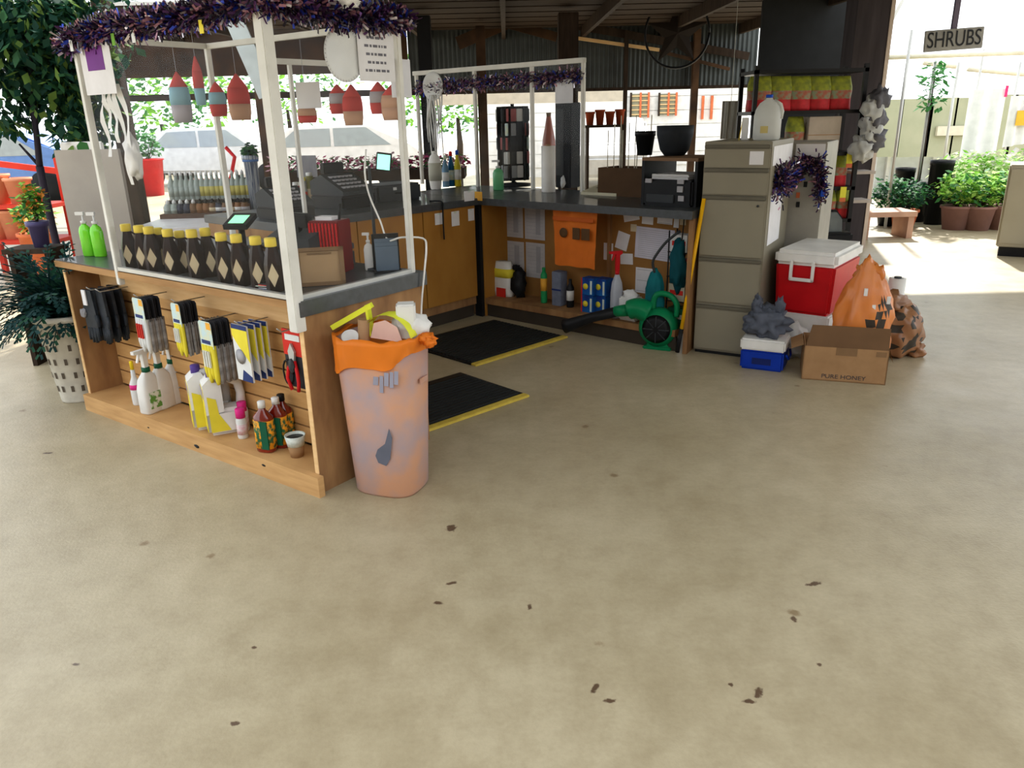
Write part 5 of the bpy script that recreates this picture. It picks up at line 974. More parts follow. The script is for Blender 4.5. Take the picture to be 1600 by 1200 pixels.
P = kloc(1020, 497, .05); h = hkl(P, 424); t = thing('teal_bag', 'tall teal bag with dark drawn top standing by the green blower', 'bag', P, K.deg)
b = B(); b.blob((0, .02, h * .48), (.065, .05, h * .56), 73, .14, 2, 4, flat=0); obj('bag_body', b, TEAL, t); b = B(); b.tube(smooth([(.0, 0, h * .98), (-.01, -.01, h + .06), (.02, -.01, h + .12), (.08, .0, h + .2), (.16, .02, h + .27)]), .009, 7); obj('hose', b, DARK, t)
P = kloc(1052, 500, .08); h = hkl(P, 385); t = thing('teal_garment', 'dark teal garment hanging behind the yellow pole', 'garment', K.w(K.l(P).x, .1, .0), K.deg); b = B(); b.blob((0, 0, .55), (.06, .05, .16), 75, .3); obj('cloth', b, mat('teal_dark', (.005, .07, .09), .8), t); b = B(); b.tube([(.02, 0, .69), (.03, 0, .8), (.03, 0, .86)], .004, 6); obj('strap', b, BLACK, t)
# shelf of small goods between counter and cabinet
for i, (xx, yb, yt, m, nm, lb) in enumerate(((1072, 470, 432, mat('magenta_card', (.5, .04, .12), .5, c2=(.6, .5, .5), scale=20, amt=.1), 'small_carton', 'small red and white carton behind the yellow pole'), (1066, 500, 470, mat('cream_pack', (.5, .47, .36), .6), 'small_carton', 'cream carton under the red and white carton'), (1074, 430, 405, WHITE, 'small_carton', 'white carton behind the top of the yellow pole'))):
    pass
xg = 1.62; 
t = thing('wire_stand', 'narrow dark stand of small goods behind the yellow pole', 'stand', K.w(1.63, .16, .145), K.deg); b = B()
for x in (-.07, .07):
    for y in (-.05, .05): b.tube([(x, y, 0), (x, y, .62)], .005, 5)
obj('wire_frame', b, BLACK, t); trays = []
for z in (.0, .16, .32, .48): b = B(); b.box(-.075, -.055, z, .075, .055, z + .006); obj('tray', b, BLACK, t)
for i, (z, m, lb) in enumerate(((.006, mat('dark_green', (.01, .1, .05), .4), 'dark green carton in the lowest tray of the wire stand'), (.166, mat('cream_pack', (.5, .47, .36), .6), 'cream carton in the second tray of the wire stand'), (.326, mat('magenta_card', (.5, .04, .12), .5, c2=(.6, .5, .5), scale=20, amt=.1), 'magenta carton in the third tray of the wire stand'), (.486, C_WH, 'white carton in the top tray of the wire stand'))):
    c = thing('small_carton', lb, 'box', K.w(1.63, .16, .145 + z), K.deg, 'cartons in the wire stand'); b = B(); b.box(-.06, -.045, 0, .055, .045, .11); obj('carton', b, m, c); b = B(); b.box(-.05, -.047, .04, .045, -.045, .07); obj('label_strip', b, C_WH if i % 2 == 0 else C_RED, c)
# green leaf blower on the floor
P = G(1030, 548); t = thing('leaf_blower', 'green leaf blower with black intake and black nozzle on the floor', 'blower', (P.x, P.y + .06, 0), -25); GR = mat('blower_green', (.005, .2, .075), .3); sc = .0
rad = .125; cz = .145
TY = Matrix.Rotation(R(90), 3, 'X')
b = B(); b.lathe([(rad * .7, .06), (rad, .03), (rad * 1.05, -.02), (rad * .98, -.06), (rad * .78, -.085), (rad * .74, -.085)], 28, (0, 0, cz), tilt=TY); b.tube(smooth([(-.06, 0, cz + .09), (-.14, 0, cz + .115), (-.2, 0, cz + .1)]), [.075 - .0012 * i for i in range(9)], 14); obj('fan_housing', b, GR, t)
b = B(); b.lathe([(rad * .76, .06), (rad * .5, .075), (.001, .07)], 24, (0, 0, cz), tilt=TY); obj('intake_cover', b, BLACK, t)
b = B()
for k in range(8): a = k * pi / 4; b.beam((0.02 * cos(a), -.078, cz + .02 * sin(a)), (rad * .7 * cos(a), -.07, cz + rad * .7 * sin(a)), .006, .006)
obj('grille', b, DARK, t)
b = B(); b.tube(smooth([(-.04, 0, cz + .12), (-.035, 0, cz + .19), (.0, 0, cz + .225), (.07, 0, cz + .215), (.115, 0, cz + .16), (.115, 0, cz + .08)]), .019, 10); obj('handle', b, GR, t)
b = B(); b.box(-.09, -.05, 0, .1, .07, .02, bev=.006); b.prism([(-.07, .02), (.08, .02), (.05, .08), (-.04, .08)], -.03, .05, 0, 'y'); obj('base', b, GR, t)
b = B(); b.tube([(-.2, 0, cz + .1), (-.25, 0, cz + .09), (-.3, 0, cz + .08)], [.042, .04, .036], 14); obj('nozzle_collar', b, GR, t); b = B(); b.tube([(-.29, 0, cz + .08), (-.45, .0, cz + .03), (-.62, .0, cz - .04), (-.66, 0, cz - .055)], [.035, .034, .045, .05], 14); obj('nozzle', b, BLACK, t)

# ------------------------------------------------------------ on the back counters
def on(x, y, z=ZB): return G(x, y, z)
def cyl(name, label, cat, P, r, h, m, parts=(), grp=None, n=18, prof=None, rz=0):
    t = thing(name, label, cat, P, rz, grp); b = B(); b.lathe(prof or [(r * .96, 0), (r, .006), (r, h), (r * .9, h)], n); obj('body', b, m, t)
    for nm, pr_, mm in parts: b = B(); b.lathe(pr_, n); obj(nm, b, mm, t)
    return t
P = on(857, 300); h = zat(P, 228) - ZB; cyl('paper_towel_roll', 'white paper towel roll standing on the back counter', 'paper towel', P, .055, h, WHITE, (('core', [(.02, h), (.02, h + .012), (.014, h + .012)], CARD),))
P = on(855, 285); h1 = zat(P, 176) - ZB; h0 = .0; cyl('red_bottle', 'dark orange glass bottle behind the paper towel roll', 'bottle', P + Vector((.02, .06, 0)), .06, h1, mat('amber_glass', (.35, .06, .015), .2), (('neck_band', [(.02, h1 * .93), (.022, h1 * 1.0), (.018, h1)], BRW),), prof=[(.06, 0), (.062, .02), (.062, h1 * .5), (.06, h1 * .6), (.035, h1 * .8), (.017, h1 * .98), (.016, h1)])
P = on(779, 297); pump('green pump spray bottle on the corner of the back counter', P, .045, zat(P, 250) - ZB, mat('mint_green', (.12, .45, .2), .25), C_WH)
P = on(692, 296); h = zat(P, 240) - ZB; cyl('white_jug', 'white jug with oval label on the side counter', 'jug', P + Vector((-.06, .02, 0)), .055, h, WHITE, (('oval_label', [(.056, h * .25), (.0565, h * .5), (.056, h * .75)], mat('oval_print', (.5, .5, .42), .5)), ('cap', [(.02, h), (.02, h + .02), (.017, h + .02)], WHITE)), prof=[(.04, 0), (.045, .01), (.056, h * .3), (.056, h * .75), (.04, h * .92), (.02, h)])
for i, (xx, yy, yt, m, cm, lb) in enumerate(((697, 292, 246, mat('blue_grey_card', (.15, .28, .42), .5), C_SKY, 'blue grey carton bottle beside the white jug'), (706, 291, 240, mat('deep_blue', (.01, .12, .3), .35), RED, 'blue cleaner bottle with red cap'), (716, 291, 238, mat('yellow_liquid', (.65, .55, .03), .3), BLUE, 'yellow cleaner bottle with blue cap'))):
    P = on(xx, yy); h = zat(P, yt) - ZB; r = .03; cyl('cleaner_bottle', lb + ' on the side counter', 'bottle', P, r, h, m, (('cap', [(r * .5, h - .02), (r * .5, h + .012), (r * .3, h + .02)], cm), ('label_band', [(r * 1.02, h * .2), (r * 1.02, h * .5)], C_WH if i != 1 else C_SKY)), 'cleaner bottles on the side counter', prof=[(r * .95, 0), (r, .006), (r, h * .6), (r * .45, h * .85), (r * .45, h)])
# sunglasses and keyring carousel
P = on(803, 292); hh = zat(P, 162) - ZB; t = thing('display_carousel', 'dark tall carousel crowded with small grey hanging goods', 'display rack', P + Vector((0, .1, 0)), 20); b = B(); b.lathe([(.15, 0), (.15, .02), (.03, .03), (.015, .04), (.015, hh)], 20); obj('base_and_pole', b, BLACK, t)
for k in range(4): b = B(); a = k * 90; b.box(-.12, .06, .05, .12, .065, hh - .02); o = obj('rack_panel', b, BLACK, t); o.rotation_euler.z = R(a)
GM = [DARK, mat('card_grey', (.35, .38, .4), .5), BLACK, mat('card_rose', (.4, .12, .12), .5), C_SKY, BLACK, C_WH]
for k in range(4):
    for r_ in range(5):
        for c__ in range(4):
            if random.random() < .04: continue
            b = B(); w = .055; h = .1; b.box(-w / 2, -.012, -h, w / 2, .0, 0, bev=.003); o = obj('carded_item', b, random.choice(GM), t); a = R(k * 90); q = Matrix.Rotation(a, 3, 'Z') @ Vector((-.09 + c__ * .06, -.07 - random.random() * .02, hh - .04 - r_ * (hh - .1) / 5)); o.location = q; o.rotation_euler.z = a
# tall dark cabinet / boxes right of the towel roll
P = on(882, 294); hh = zat(P, 160) - ZB; t = thing('dark_tower', 'tall dark narrow display tower right of the paper towel roll', 'display rack', P + Vector((.02, .09, 0)), K.deg); b = B(); b.box(-.07, -.06, 0, .09, .08, hh, bev=.006); obj('tower_body', b, mat('tower_black', (.012, .014, .018), .6), t); b = B(); b.box(-.06, -.064, .1, .02, -.06, hh - .05); obj('front_panel', b, DARK, t); b = B(); b.blob((.03, -.085, .05), (.02, .015, .045), 81, .4); obj('tissue_tag', b, C_WH, t)
q = K.fy(881, 144, fy - .02); sheet('notice', 'blank white sheet taped at the right end of the rear screen', K.w(q.x, fy - .018, q.z + .09), K.deg, .17, .17, mat('pale_sheet', (.7, .71, .76), .8), 'notice')
q = K.fy(679, 135, fy - .02); t = thing('paper_plate', 'round grey white plate with fringes hanging in the rear screen', 'plate', K.w(q.x, fy - .03, q.z), K.deg + 5); r_ = 23 / 1200 * 6.1
b = B(); b.lathe([(.001, 0), (r_ * .8, .0), (r_, .012), (r_, .014), (r_ * .78, .004), (.001, .003)], 28, tilt=TY); obj('plate', b, C_WH, t)
for i in range(8):
    b = B(); x = -r_ * .7 + i * r_ * .2 ; pts = []
    for k in range(8): z = -r_ * .6 - .075 * k * random.uniform(.7, 1.1); pts.append((x + .015 * sin(k + i), -.012 + .01 * cos(k * 1.3 + i), z))
    b.tube(pts, [.008, .007, .009, .006, .008, .006, .005, .003], 5); obj('fringe', b, C_WH, t)
# phone/calculator keypad, printer, boxes and pots at the right end of the counter
P = on(950, 303); t = thing('price_keypad', 'cream desk keypad lying on the back counter', 'keypad', P, K.deg); KC = mat('cream_plastic', (.6, .57, .42), .5); b = B(); b.prism([(-.13, 0), (.12, 0), (.12, .06), (-.13, .02)], -.16, .16, 0, 'x'); obj('housing', b, KC, t); b = B(); b.poly([(-.1, -.02, .042), (-.03, -.02, .042), (-.03, .06, .053), (-.1, .06, .053)], [(0, 1, 2, 3)]); obj('dark_display', b, DARK, t); b = B()
for i in range(5):
    for j in range(4): x = .0 + i * .03; y = -.09 + j * .045; z = .02 + (y + .13) * .16; b.box(x, y, z, x + .022, y + .03, z + .008)
obj('keys', b, C_WH, t, kind='stuff')
P0, P1 = K.g(1004, 320, ZB), K.g(1092, 322, ZB); wq = P1.x - P0.x; hh = zat(K.w(P0.x, P0.y), 275) - ZB
t = thing('printer', 'black desktop printer with white paper on top beside the filing cabinet', 'printer', K.w(P0.x, max(P0.y, .02), ZB), K.deg); b = B(); b.box(0, 0, 0, wq, .38, hh * .9, bev=.012); obj('printer_body', b, BLACK, t); b = B(); b.box(.03, -.012, hh * .12, wq - .12, .0, hh * .4, bev=.004); obj('paper_drawer', b, DARK, t); b = B(); b.box(wq - .09, -.008, hh * .2, wq - .05, 0, hh * .38); obj('button', b, GREYP, t); b = B(); b.box(wq - .1, -.008, hh * .5, wq - .06, 0, hh * .7); obj('button', b, GREYP, t)
for x in (.02, wq - .1): b = B(); b.box(x, -.01, hh * .78, x + .045, 0, hh * .92); obj('grey_latch', b, GREYP, t)
for k in range(4): b = B(); b.box(.04, .04, 0, wq - .05, .32, .006); o = obj('paper_sheet', b, [PAPER, C_WH][k % 2], t); o.location.z = hh * .9 + .008 * k; o.rotation_euler.z = R(random.uniform(-3, 3))
# riser shelf over the printer with two black pots on it
zr = zat(K.w(P0.x, P0.y + .2), 244); t = rs = thing('riser_shelf', 'wooden riser shelf standing over the printer with black pots', 'shelf', K.w(P0.x - .03, .18, ZB), K.deg); zl = zr - ZB; b = B(); b.box(0, 0, zl - .02, wq + .05, .42, zl); obj('board', b, mat('riser_wood', (.2, .12, .07), .7), t)
for x in (0, wq + .03): b = B(); b.box(x, 0, 0, x + .02, .42, zl - .02); obj('leg', b, BLACK, t)
for i, (xx, yt, r_, lb) in enumerate(((1034, 205, .07, 'smaller black pot on the riser shelf, left one'), (1085, 196, .12, 'larger rounded charcoal pot on the riser shelf, beside the filing cabinet'))):
    l = K.g(xx, 240, zr); PP = K.w(l.x, .34 if 0 else min(max(l.y, .3), .45), zr); hp = zat(PP, yt) - zr; t = thing('black_pot', lb, 'pot', PP, 0, 'black pots on the riser shelf'); b = B(); pot(b, r_, hp, rim=.004) if i == 0 else b.lathe([(r_ * .55, 0), (r_ * .8, hp * .2), (r_, hp * .7), (r_ * 1.02, hp), (r_ * .95, hp), (r_ * .9, hp * .7), (.001, hp * .3)], 22); obj('pot', b, BLACK if i == 0 else mat('slate', (.02, .024, .03), .6), t)
# black printer cart / brown shelves left of riser: wooden crate of rods
t = thing('rod_crate', 'dark brown crate with thin pale upright rods behind the keypad', 'crate', K.w(.88, .56, ZB), K.deg); b = B(); b.box(-.19, 0, 0, .22, .02, .2); b.box(-.19, .24, 0, .22, .26, .2); b.box(-.19, .02, 0, -.17, .24, .2); b.box(.2, .02, 0, .22, .24, .2); obj('crate_sides', b, mat('crate_brown', (.09, .05, .025), .8), t)
for i in range(9): b = B(); x = -.15 + i * .042; b.tube([(x, .06 + .02 * (i % 3), .0), (x + .005, .06 + .02 * (i % 3), .46 + .05 * (i % 3))], .0036, 5); obj('rod', b, mat('pale_rod', (.6, .57, .45), .5), t)
# clutter on the side counter: tills, basket, sign, bottles, flowers
till('black till with green printed cloth on the side counter, left of the side post', K.w(-.4, -.95, ZB), K.deg + 95, .9)
till('black till further left on the side counter behind the red box', K.w(-.2, -1.55, ZB), K.deg + 88, .75)
P = K.w(-.5, -.45, ZB); t = thing('equipment_case', 'low black equipment case between the till and the white jug', 'case', P, K.deg + 85); b = B(); b.box(-.2, -.14, 0, .2, .14, .12, bev=.015); obj('case_body', b, DARK, t); b = B(); b.tube([(-.05, -.15, .06), (-.04, -.17, .06), (.04, -.17, .06), (.05, -.15, .06)], .007, 6); obj('handle', b, BLACK, t); b = B(); b.box(-.06, -.142, .08, -.03, -.14, .1); obj('white_mark', b, C_WH, t)
q0 = HY(481, 276, 5.2); P = Vector((q0.x, 5.2, ZB)); 
t = thing('grey_sign', 'grey weathered board sign standing on the side counter', 'sign', K.w(*[K.g(483, 300, ZB)[i] for i in (0, 1)], ZB), K.deg + 40); P = t.location; z0, z1 = zat(P, 277) - ZB, zat(P, 243) - ZB; b = B(); b.box(-.085, 0, z0, .085, .012, z1); obj('board', b, mat('weathered_grey', (.32, .33, .36), .8, c2=(.22, .22, .26), scale=9, stretch=(6, 1, 1)), t); b = B(); b.box(-.01, .012, 0, .01, .022, z1 - .01); b.box(-.06, -.03, 0, .06, .05, .008); obj('stand', b, WOODD, t)
for i in range(7):
    xx = 466 + i * 11; P = on(xx, 325 - i * .8); l = K.l(P); h = .15 + .03 * (i % 3); m = [mat('jar_red', (.25, .02, .015), .3), CLEARP, mat('jar_olive', (.2, .2, .06), .3), mat('jar_brown', (.15, .08, .04), .3)][i % 4]
    cyl('sauce_jar', 'small sauce jar under the grey sign, %s of the cluster' % ORD[i], 'jar', P, .026, h, m, (('lid', [(.02, h), (.022, h + .004), (.022, h + .022), (.018, h + .024)], C_YE if i % 2 else C_WH), ('label_band', [(.0265, h * .2), (.0265, h * .6)], [C_WH, C_RED, TAN][i % 3])), 'sauce jars on the side counter', 12)
# flowers and seedlings in a long trough beyond the counters
MAG = leafm('petal_magenta', (.5, .06, .18)); 
q = HY(575, 262, 8.6); t = thing('flower_trough', 'long bench of pink and magenta flowers beyond the side counter', 'planter', (q.x, 8.6, 0), 0); b = B(); b.box(-1.0, -.25, q.z - .12, 1.05, .25, q.z - .02); obj('tray', b, WOODD, t)
for x in (-.95, .95): b = B(); b.box(x, -.2, 0, x + .06, .2, q.z - .12); obj('trestle', b, WOODD, t)
b = B()
for i in range(14): leaves(b, (-.95 + i * .15, 0, q.z + .05), (.1, .2, .09), 90, .06, (0, 1, 1, 2))
obj('flowers', b, [LEAFM, MAG, mat('petal_rose', (.5, .3, .35), .6)], t, kind='stuff')

# ------------------------------------------------------------ left: white table, stepped rack of bottles
zt2 = .80; ta, tb, tc, td = G(200, 358, zt2), G(398, 352, zt2), G(400, 322, zt2), G(228, 328, zt2)
TF = Frame((ta.x, ta.y, 0), math.degrees(math.atan2((tb - ta).y, (tb - ta).x))); TW = (tb - ta).length; TD = 1.15
t = thing('white_table', 'white topped table behind the dark jars', 'table', TF.o, TF.deg); b = B(); b.box(0, 0, zt2 - .03, TW, TD, zt2, bev=.004); obj('tabletop', b, mat('table_white', (.82, .82, .85), .25), t)
for x in (.03, TW - .07):
    for y in (.03, TD - .07): b = B(); b.box(x, y, 0, x + .04, y + .04, zt2 - .03); obj('leg', b, STEEL, t)
ry = .62; x0 = TF.fy(186, 330, ry).x; x1 = TF.fy(392, 330, ry).x; zb2 = zt2 
zl1 = max(zt2 + .012, TF.fy(300, 333, ry).z); zl2 = TF.fy(300, 312, ry + .18).z
x0 = max(x0, .02); x1 = min(x1, TW - .02)
t = thing('bottle_rack', 'dark wooden two step rack of bottles on the white table', 'rack', TF.w(x0, ry, zt2), TF.deg); RWD = mat('rack_brown', (.1, .06, .045), .7)
b = B(); b.box(0, -.06, 0, x1 - x0, .1, zl1 - zt2 + .0); obj('lower_step', b, RWD, t); b = B(); b.box(0, .1, 0, x1 - x0, .28, zl2 - zt2); obj('upper_step', b, RWD, t); b = B(); b.box(0, .097, zl2 - zt2 - .03, x1 - x0, .1, zl2 - zt2); obj('edge_strip', b, BLACK, t)
GLB = translucent('pale_glass', (.42, .5, .47), .3, .2); YLB = mat('olive_label', (.5, .45, .12), .5)
def rb(label, P, r, h, m, capm, lab, grp, prof=None): return cyl('rack_bottle', label, 'bottle', P, r, h, m, (('cap', [(r * .4, h), (r * .4, h + .018), (.002, h + .035)], capm), ('label_band', [(r * 1.02, h * .15), (r * 1.02, h * .55)], lab)), grp, 12, prof=prof or [(r * .95, 0), (r, .005), (r, h * .65), (r * .38, h * .88), (r * .36, h)])
nU = 16; ht = TF.fy(300, 268, ry + .18).z - zl2
OU = ['first', 'second', 'third', 'fourth', 'fifth', 'sixth', 'seventh', 'eighth', 'ninth', 'tenth', 'eleventh', 'twelfth', 'thirteenth', 'fourteenth', 'fifteenth', 'sixteenth']
for i in range(nU):
    x = x0 + .04 + (x1 - x0 - .08) * i / (nU - 1); rb('pale bottle on the upper step of the rack, %s from the left' % OU[i], TF.w(x, ry + .18, zl2), .033 if i % 3 else .03, ht - .03, GLB, C_WH, YLB if i > 5 else GLB, 'bottles on the upper step')
nL = 13; hl_ = max(.1, zl2 - zl1 - .045)
for i in range(nL):
    x = x0 + .045 + (x1 - x0 - .09) * i / (nL - 1); P = TF.w(x, ry + .02, zl1)
    m = [GLB, mat('jar_brown', (.15, .08, .04), .3), mat('jar_navy', (.03, .035, .06), .3), mat('jar_copper', (.22, .1, .04), .35)][(0, 0, 2, 2, 1, 3, 3, 1, 2, 1, 1, 3, 1)[i]]
    rb('jar on the lower step of the rack, %s from the left' % OU[i], P, .036, hl_ - .03, m, BLACK if i > 4 else C_WH, [GREYP, TAN, C_WH][i % 3] if i > 6 else m, 'jars on the lower step', prof=[(.034, 0), (.036, .005), (.036, hl_ * .5), (.026, hl_ * .62), (.026, hl_ - .03)])
# caddy of sprays with a small plant, on the upper step's right end
P = TF.w(x1 - .06, ry + .2, zl2); 
t = potted('small dark spiky plant in a blue striped pot at the right of the rack', TF.w(x1 + .02, ry + .1, zt2), .055, TF.fy(372, 243, ry + .1).z - zt2, (.05, .05, .05), 160, .05, mat('blue_striped', (.12, .16, .25), .5, c2=(.45, .5, .55), scale=14, stretch=(8, 8, .2), amt=.1), [LEAFD, LEAFM], name='small_plant', stem=.0)
b = B(); zq = TF.fy(372, 253, ry + .1).z - zt2; b.lathe([(.06, zq), (.061, zq + .02)], 18); obj('blue_band', b, mat('band_blue', (.1, .2, .45), .5), t)

# ------------------------------------------------------------ left edge: trees, fern in white basket, terracotta display
P = G(85, 392); P = HY(88, 372, 4.9); P = Vector((P.x - .1, 4.9, 0))
zp = HY(88, 385, 4.9).z
# bench for pots at left
t = thing('pot_stool', 'dark stool holding small pots left of the counter', 'stool', (P.x - .1, 4.9, 0)); b = B(); b.box(-.1, -.1, zp - .03, .2, .12, zp); obj('seat_board', b, WOODD, t)
for x in (-.08, .15): b = B(); b.box(x, -.08, 0, x + .03, .1, zp - .03); obj('leg', b, WOODD, t)
t = potted('lime shrub in a tall violet blue pot on the dark stool', (P.x + .0, 4.9, zp), .06, .16, (.075, .075, .11), 260, .05, mat('violet_pot', (.09, .08, .2), .35), [LEAFL, LEAFM, mat('petal_orange', (.8, .3, .05), .6)], name='flowering_pot')
# dark leaved tree with twin trunks
P = Vector((HY(70, 300, 6.4).x, 6.4, 0)); zc = HY(70, 120, 6.4).z; t = thing('weeping_tree', 'large dark green potted tree with forked trunk at the left edge', 'tree', P, 0); TRK = mat('trunk_dark', (.03, .025, .04), .7)
q1, q2, q3 = HY(88, 380, 6.4), HY(62, 260, 6.4), HY(30, 150, 6.4); q4 = HY(58, 160, 6.4)
base = Vector((q1.x + .03 - P.x, 0, .3)); b = B(); f = Vector((q2.x - P.x, 0, q2.z)); b.tube(smooth([(base.x + .02, 0, .28), (q1.x - P.x, 0, q1.z), tuple(f)]), [.035] * 4 + [.03] * 5, 8); obj('trunk', b, TRK, t)
b = B(); b.tube(smooth([tuple(f), (q3.x - P.x + .05, .05, (q2.z + q3.z) / 2 + .1), (q3.x - P.x, .1, q3.z + .3)]), [.026 - .001 * i for i in range(9)], 7); obj('branch', b, TRK, t)
b = B(); b.tube(smooth([tuple(f), (q4.x - P.x, -.05, q4.z), (q4.x - P.x + .1, -.1, q4.z + .5)]), [.024 - .001 * i for i in range(9)], 7); obj('branch', b, TRK, t)
q5 = HY(30, 225, 6.4); b = B(); b.tube([tuple(f), (q5.x - P.x, 0, q5.z)], [.014, .008], 6); obj('branch', b, TRK, t)
b = B(); pot(b, .2, .32); [setattr(v.co, 'x', v.co.x + base.x) for v in b.bm.verts]; obj('pot', b, BLACK, t)
b = B()
for (xx, yy, rx, rz, n) in ((20, 40, .5, .45, 900), (75, 80, .42, .45, 1000), (110, 150, .3, .5, 800), (30, 130, .4, .3, 600), (120, 60, .35, .3, 450), (140, 210, .16, .25, 200), (-30, 90, .4, .5, 500), (90, 0, .5, .3, 500), (10, 190, .25, .12, 130)):
    c = HY(xx, yy, 6.4); leaves(b, (c.x - P.x, random.uniform(-.1, .2), c.z), (rx, .4, rz), n, .1, (0, 0, 0, 1, 1, 2), droop=.5, hollow=.0)
obj('foliage', b, [leafm('leaf_tree_dark', (.012, .055, .035)), leafm('leaf_tree_mid', (.03, .1, .04)), leafm('leaf_tree_lime', (.14, .24, .05))], t, kind='stuff')
# fern in white woven planter
P = G(112, 632) + Vector((0, .12, 0)); hp = zat(P, 488); t = thing('basket_planter', 'tapered white pierced planter full of dark trailing fern beside the counter', 'planter', P, 10); WV = mat('white_weave', (.62, .6, .52), .7, c2=(.5, .48, .42), scale=20)
b = B(); rt, rb_ = .15, .1; b.lathe([(rb_, 0), (rb_ * 1.02, .01), (rt * .97, hp - .03), (rt * 1.05, hp - .03), (rt * 1.05, hp), (rt * .9, hp), (rt * .8, hp * .8), (.001, hp * .78)], 28, power=.8); obj('planter_shell', b, WV, t)
for r_ in range(5):
    for k in range(16):
        a = 2 * pi * (k + .5 * (r_ % 2)) / 16; ca = math.copysign(abs(cos(a)) ** .8, cos(a)); sa = math.copysign(abs(sin(a)) ** .8, sin(a)); z = hp * (.14 + .16 * r_); rr0 = rb_ + (rt * .97 - rb_) * z / hp; rr1 = rb_ + (rt * .97 - rb_) * (z + .035) / hp
        if sin(a) > .5: continue
        b = B(); tx, ty = -sin(a) * .008, cos(a) * .008; k0, k1 = rr0 + .004, rr1 + .004; b.poly([(ca * k0 - tx, sa * k0 - ty, z), (ca * k0 + tx, sa * k0 + ty, z), (ca * k1 + tx, sa * k1 + ty, z + .035), (ca * k1 - tx, sa * k1 - ty, z + .035)], [(0, 1, 2, 3)]); obj('pierced_slot', b, mat('slot_dark', (.1, .08, .06), .8), t)
b = B()
for i in range(210):
    a = random.uniform(0, 2 * pi); el = random.uniform(.1, 1.35); ln = random.uniform(.3, .56); p = Vector((random.uniform(-.08, .08), random.uniform(-.05, .05), hp - .02)); d = Vector((cos(a) * cos(el), sin(a) * cos(el) * .6, sin(el)))
    if d.x > .2: ln *= .5
    sp = [p.copy()]
    for s in range(10):
        q_ = p + d * ln / 10; d = (d + Vector((0, 0, -.17))).normalized(); sd = d.cross(Vector((0, 0, 1))).normalized()
        for sg_ in (-1, 1):
            lf = (sd * sg_ + d * .7 + Vector((0, 0, random.uniform(-.3, .3)))).normalized() * .07 * (1 - s / 16); w_ = d * .016; m_ = p + lf * .5; b.poly([p, m_ - w_, p + lf, m_ + w_], [(0, 1, 2, 3)], random.choice((0, 0, 1)))
        p = q_; sp.append(p.copy())
    b.tube(sp[::3], .003, 4, 0)
obj('fern_fronds', b, [leafm('fern_dark', (.01, .05, .05)), leafm('fern_mid', (.02, .085, .05))], t, kind='stuff')
# orange flowers above the fern
t = potted('yellow green shrub with orange tips behind the fern', (G(62, 470).x - .2, G(62, 470).y + .5, 0), .16, .55, (.2, .18, .14), 360, .08, TERRA, [LEAFL, LEAFM, mat('petal_orange', (.8, .3, .05), .6)], name='flowering_pot')
# terracotta pots on a red rack outside left
YT = 8.2; q = HY(40, 385, YT); t = rk = thing('red_pot_rack', 'red stepped rack of terracotta pots outside at left', 'rack', (HY(35, 300, YT).x, YT, 0)); RDF = mat('red_frame', (.6, .05, .03), .5)
lv = [HY(30, 372, YT).z, HY(30, 318, YT).z]
for z in lv: b = B(); b.box(-.55, -.2, z - .04, .36, .25, z); obj('shelf_board', b, RDF, t)
for x in (-.5, .3): b = B(); b.box(x, .15, 0, x + .05, .2, lv[1] + .45); b.box(x, -.2, 0, x + .05, -.15, lv[1]); obj('upright', b, RDF, t)
b = B(); b.beam((-.5, .2, lv[1] + .42), (.34, .2, lv[1] + .3), .04, .06); obj('cross_bar', b, RDF, t)
for i, (xx, l_, r_, h) in enumerate(((-5, 0, .13, .26), (22, 0, .15, .3), (60, 0, .1, .2), (5, 1, .14, .3), (40, 1, .13, .26), (66, 1, .08, .16))):
    p = HY(xx, 340, YT); t = thing('terracotta_pot', ['terracotta pot at the left end of the lower rack shelf', 'widest terracotta pot in the middle of the lower rack shelf', 'small terracotta pot at the right of the lower rack shelf', 'tall terracotta pot at the left of the upper rack shelf', 'terracotta pot in the middle of the upper rack shelf', 'smallest terracotta pot at the right of the upper rack shelf'][i], 'pot', (p.x, YT - .0, lv[l_]), 0, 'terracotta pots on the red rack'); b = B(); pot(b, r_, h); obj('pot', b, mat('terracotta_pale', (.75, .33, .2), .8), t)
# cars parked in the sun beyond the shed
def car(label, P, rz, col, L_=4.3):
    t = thing('car', label, 'car', P, rz, 'cars parked beyond the shed'); h = 1.45; b = B(); s = L_ / 4.3
    pr = [(-2.1 * s, .35), (-2.15 * s, .75), (-1.5 * s, .95), (-.8 * s, 1.42), (.9 * s, 1.45), (1.7 * s, .98), (2.12 * s, .85), (2.12 * s, .35)]; b.prism(pr, -.85, .85, 0, 'y'); bmesh.ops.bevel(b.bm, geom=[e for e in b.bm.edges], offset=.06, segments=2, affect='EDGES'); obj('body', b, col, t)
    for sd in (-1, 1): b = B(); b.prism([(-1.2 * s, .97), (-.72 * s, 1.34), (.05, 1.36), (.05, .97)], sd * .853, sd * .857, 0, 'y'); b.prism([(.12, .97), (.12, 1.36), (.85 * s, 1.37), (1.4 * s, .98)], sd * .853, sd * .857, 0, 'y'); obj('side_window', b, mat('car_glass', (.35, .4, .42), .1), t)
    for sx_ in (-1.35, 1.35):
        for sd in (-1, 1): b = B(); b.lathe([(.1, -.1), (.32, -.1), (.34, -.06), (.34, .06), (.32, .1), (.1, .1)], 20, (sx_ * s, sd * .78, .34), tilt=TY); obj('wheel', b, BLACK, t)
    return t
CWH = mat('car_white', (.8, .8, .8), .2)
q = HY(520, 215, 19); car('white car parked in the sun beyond the side counter', (q.x, 19, 0), 5, CWH)
q = HY(330, 215, 21); car('pale silver car parked behind the leftmost windsocks', (q.x, 21, 0), -8, mat('car_silver', (.7, .72, .72), .25))
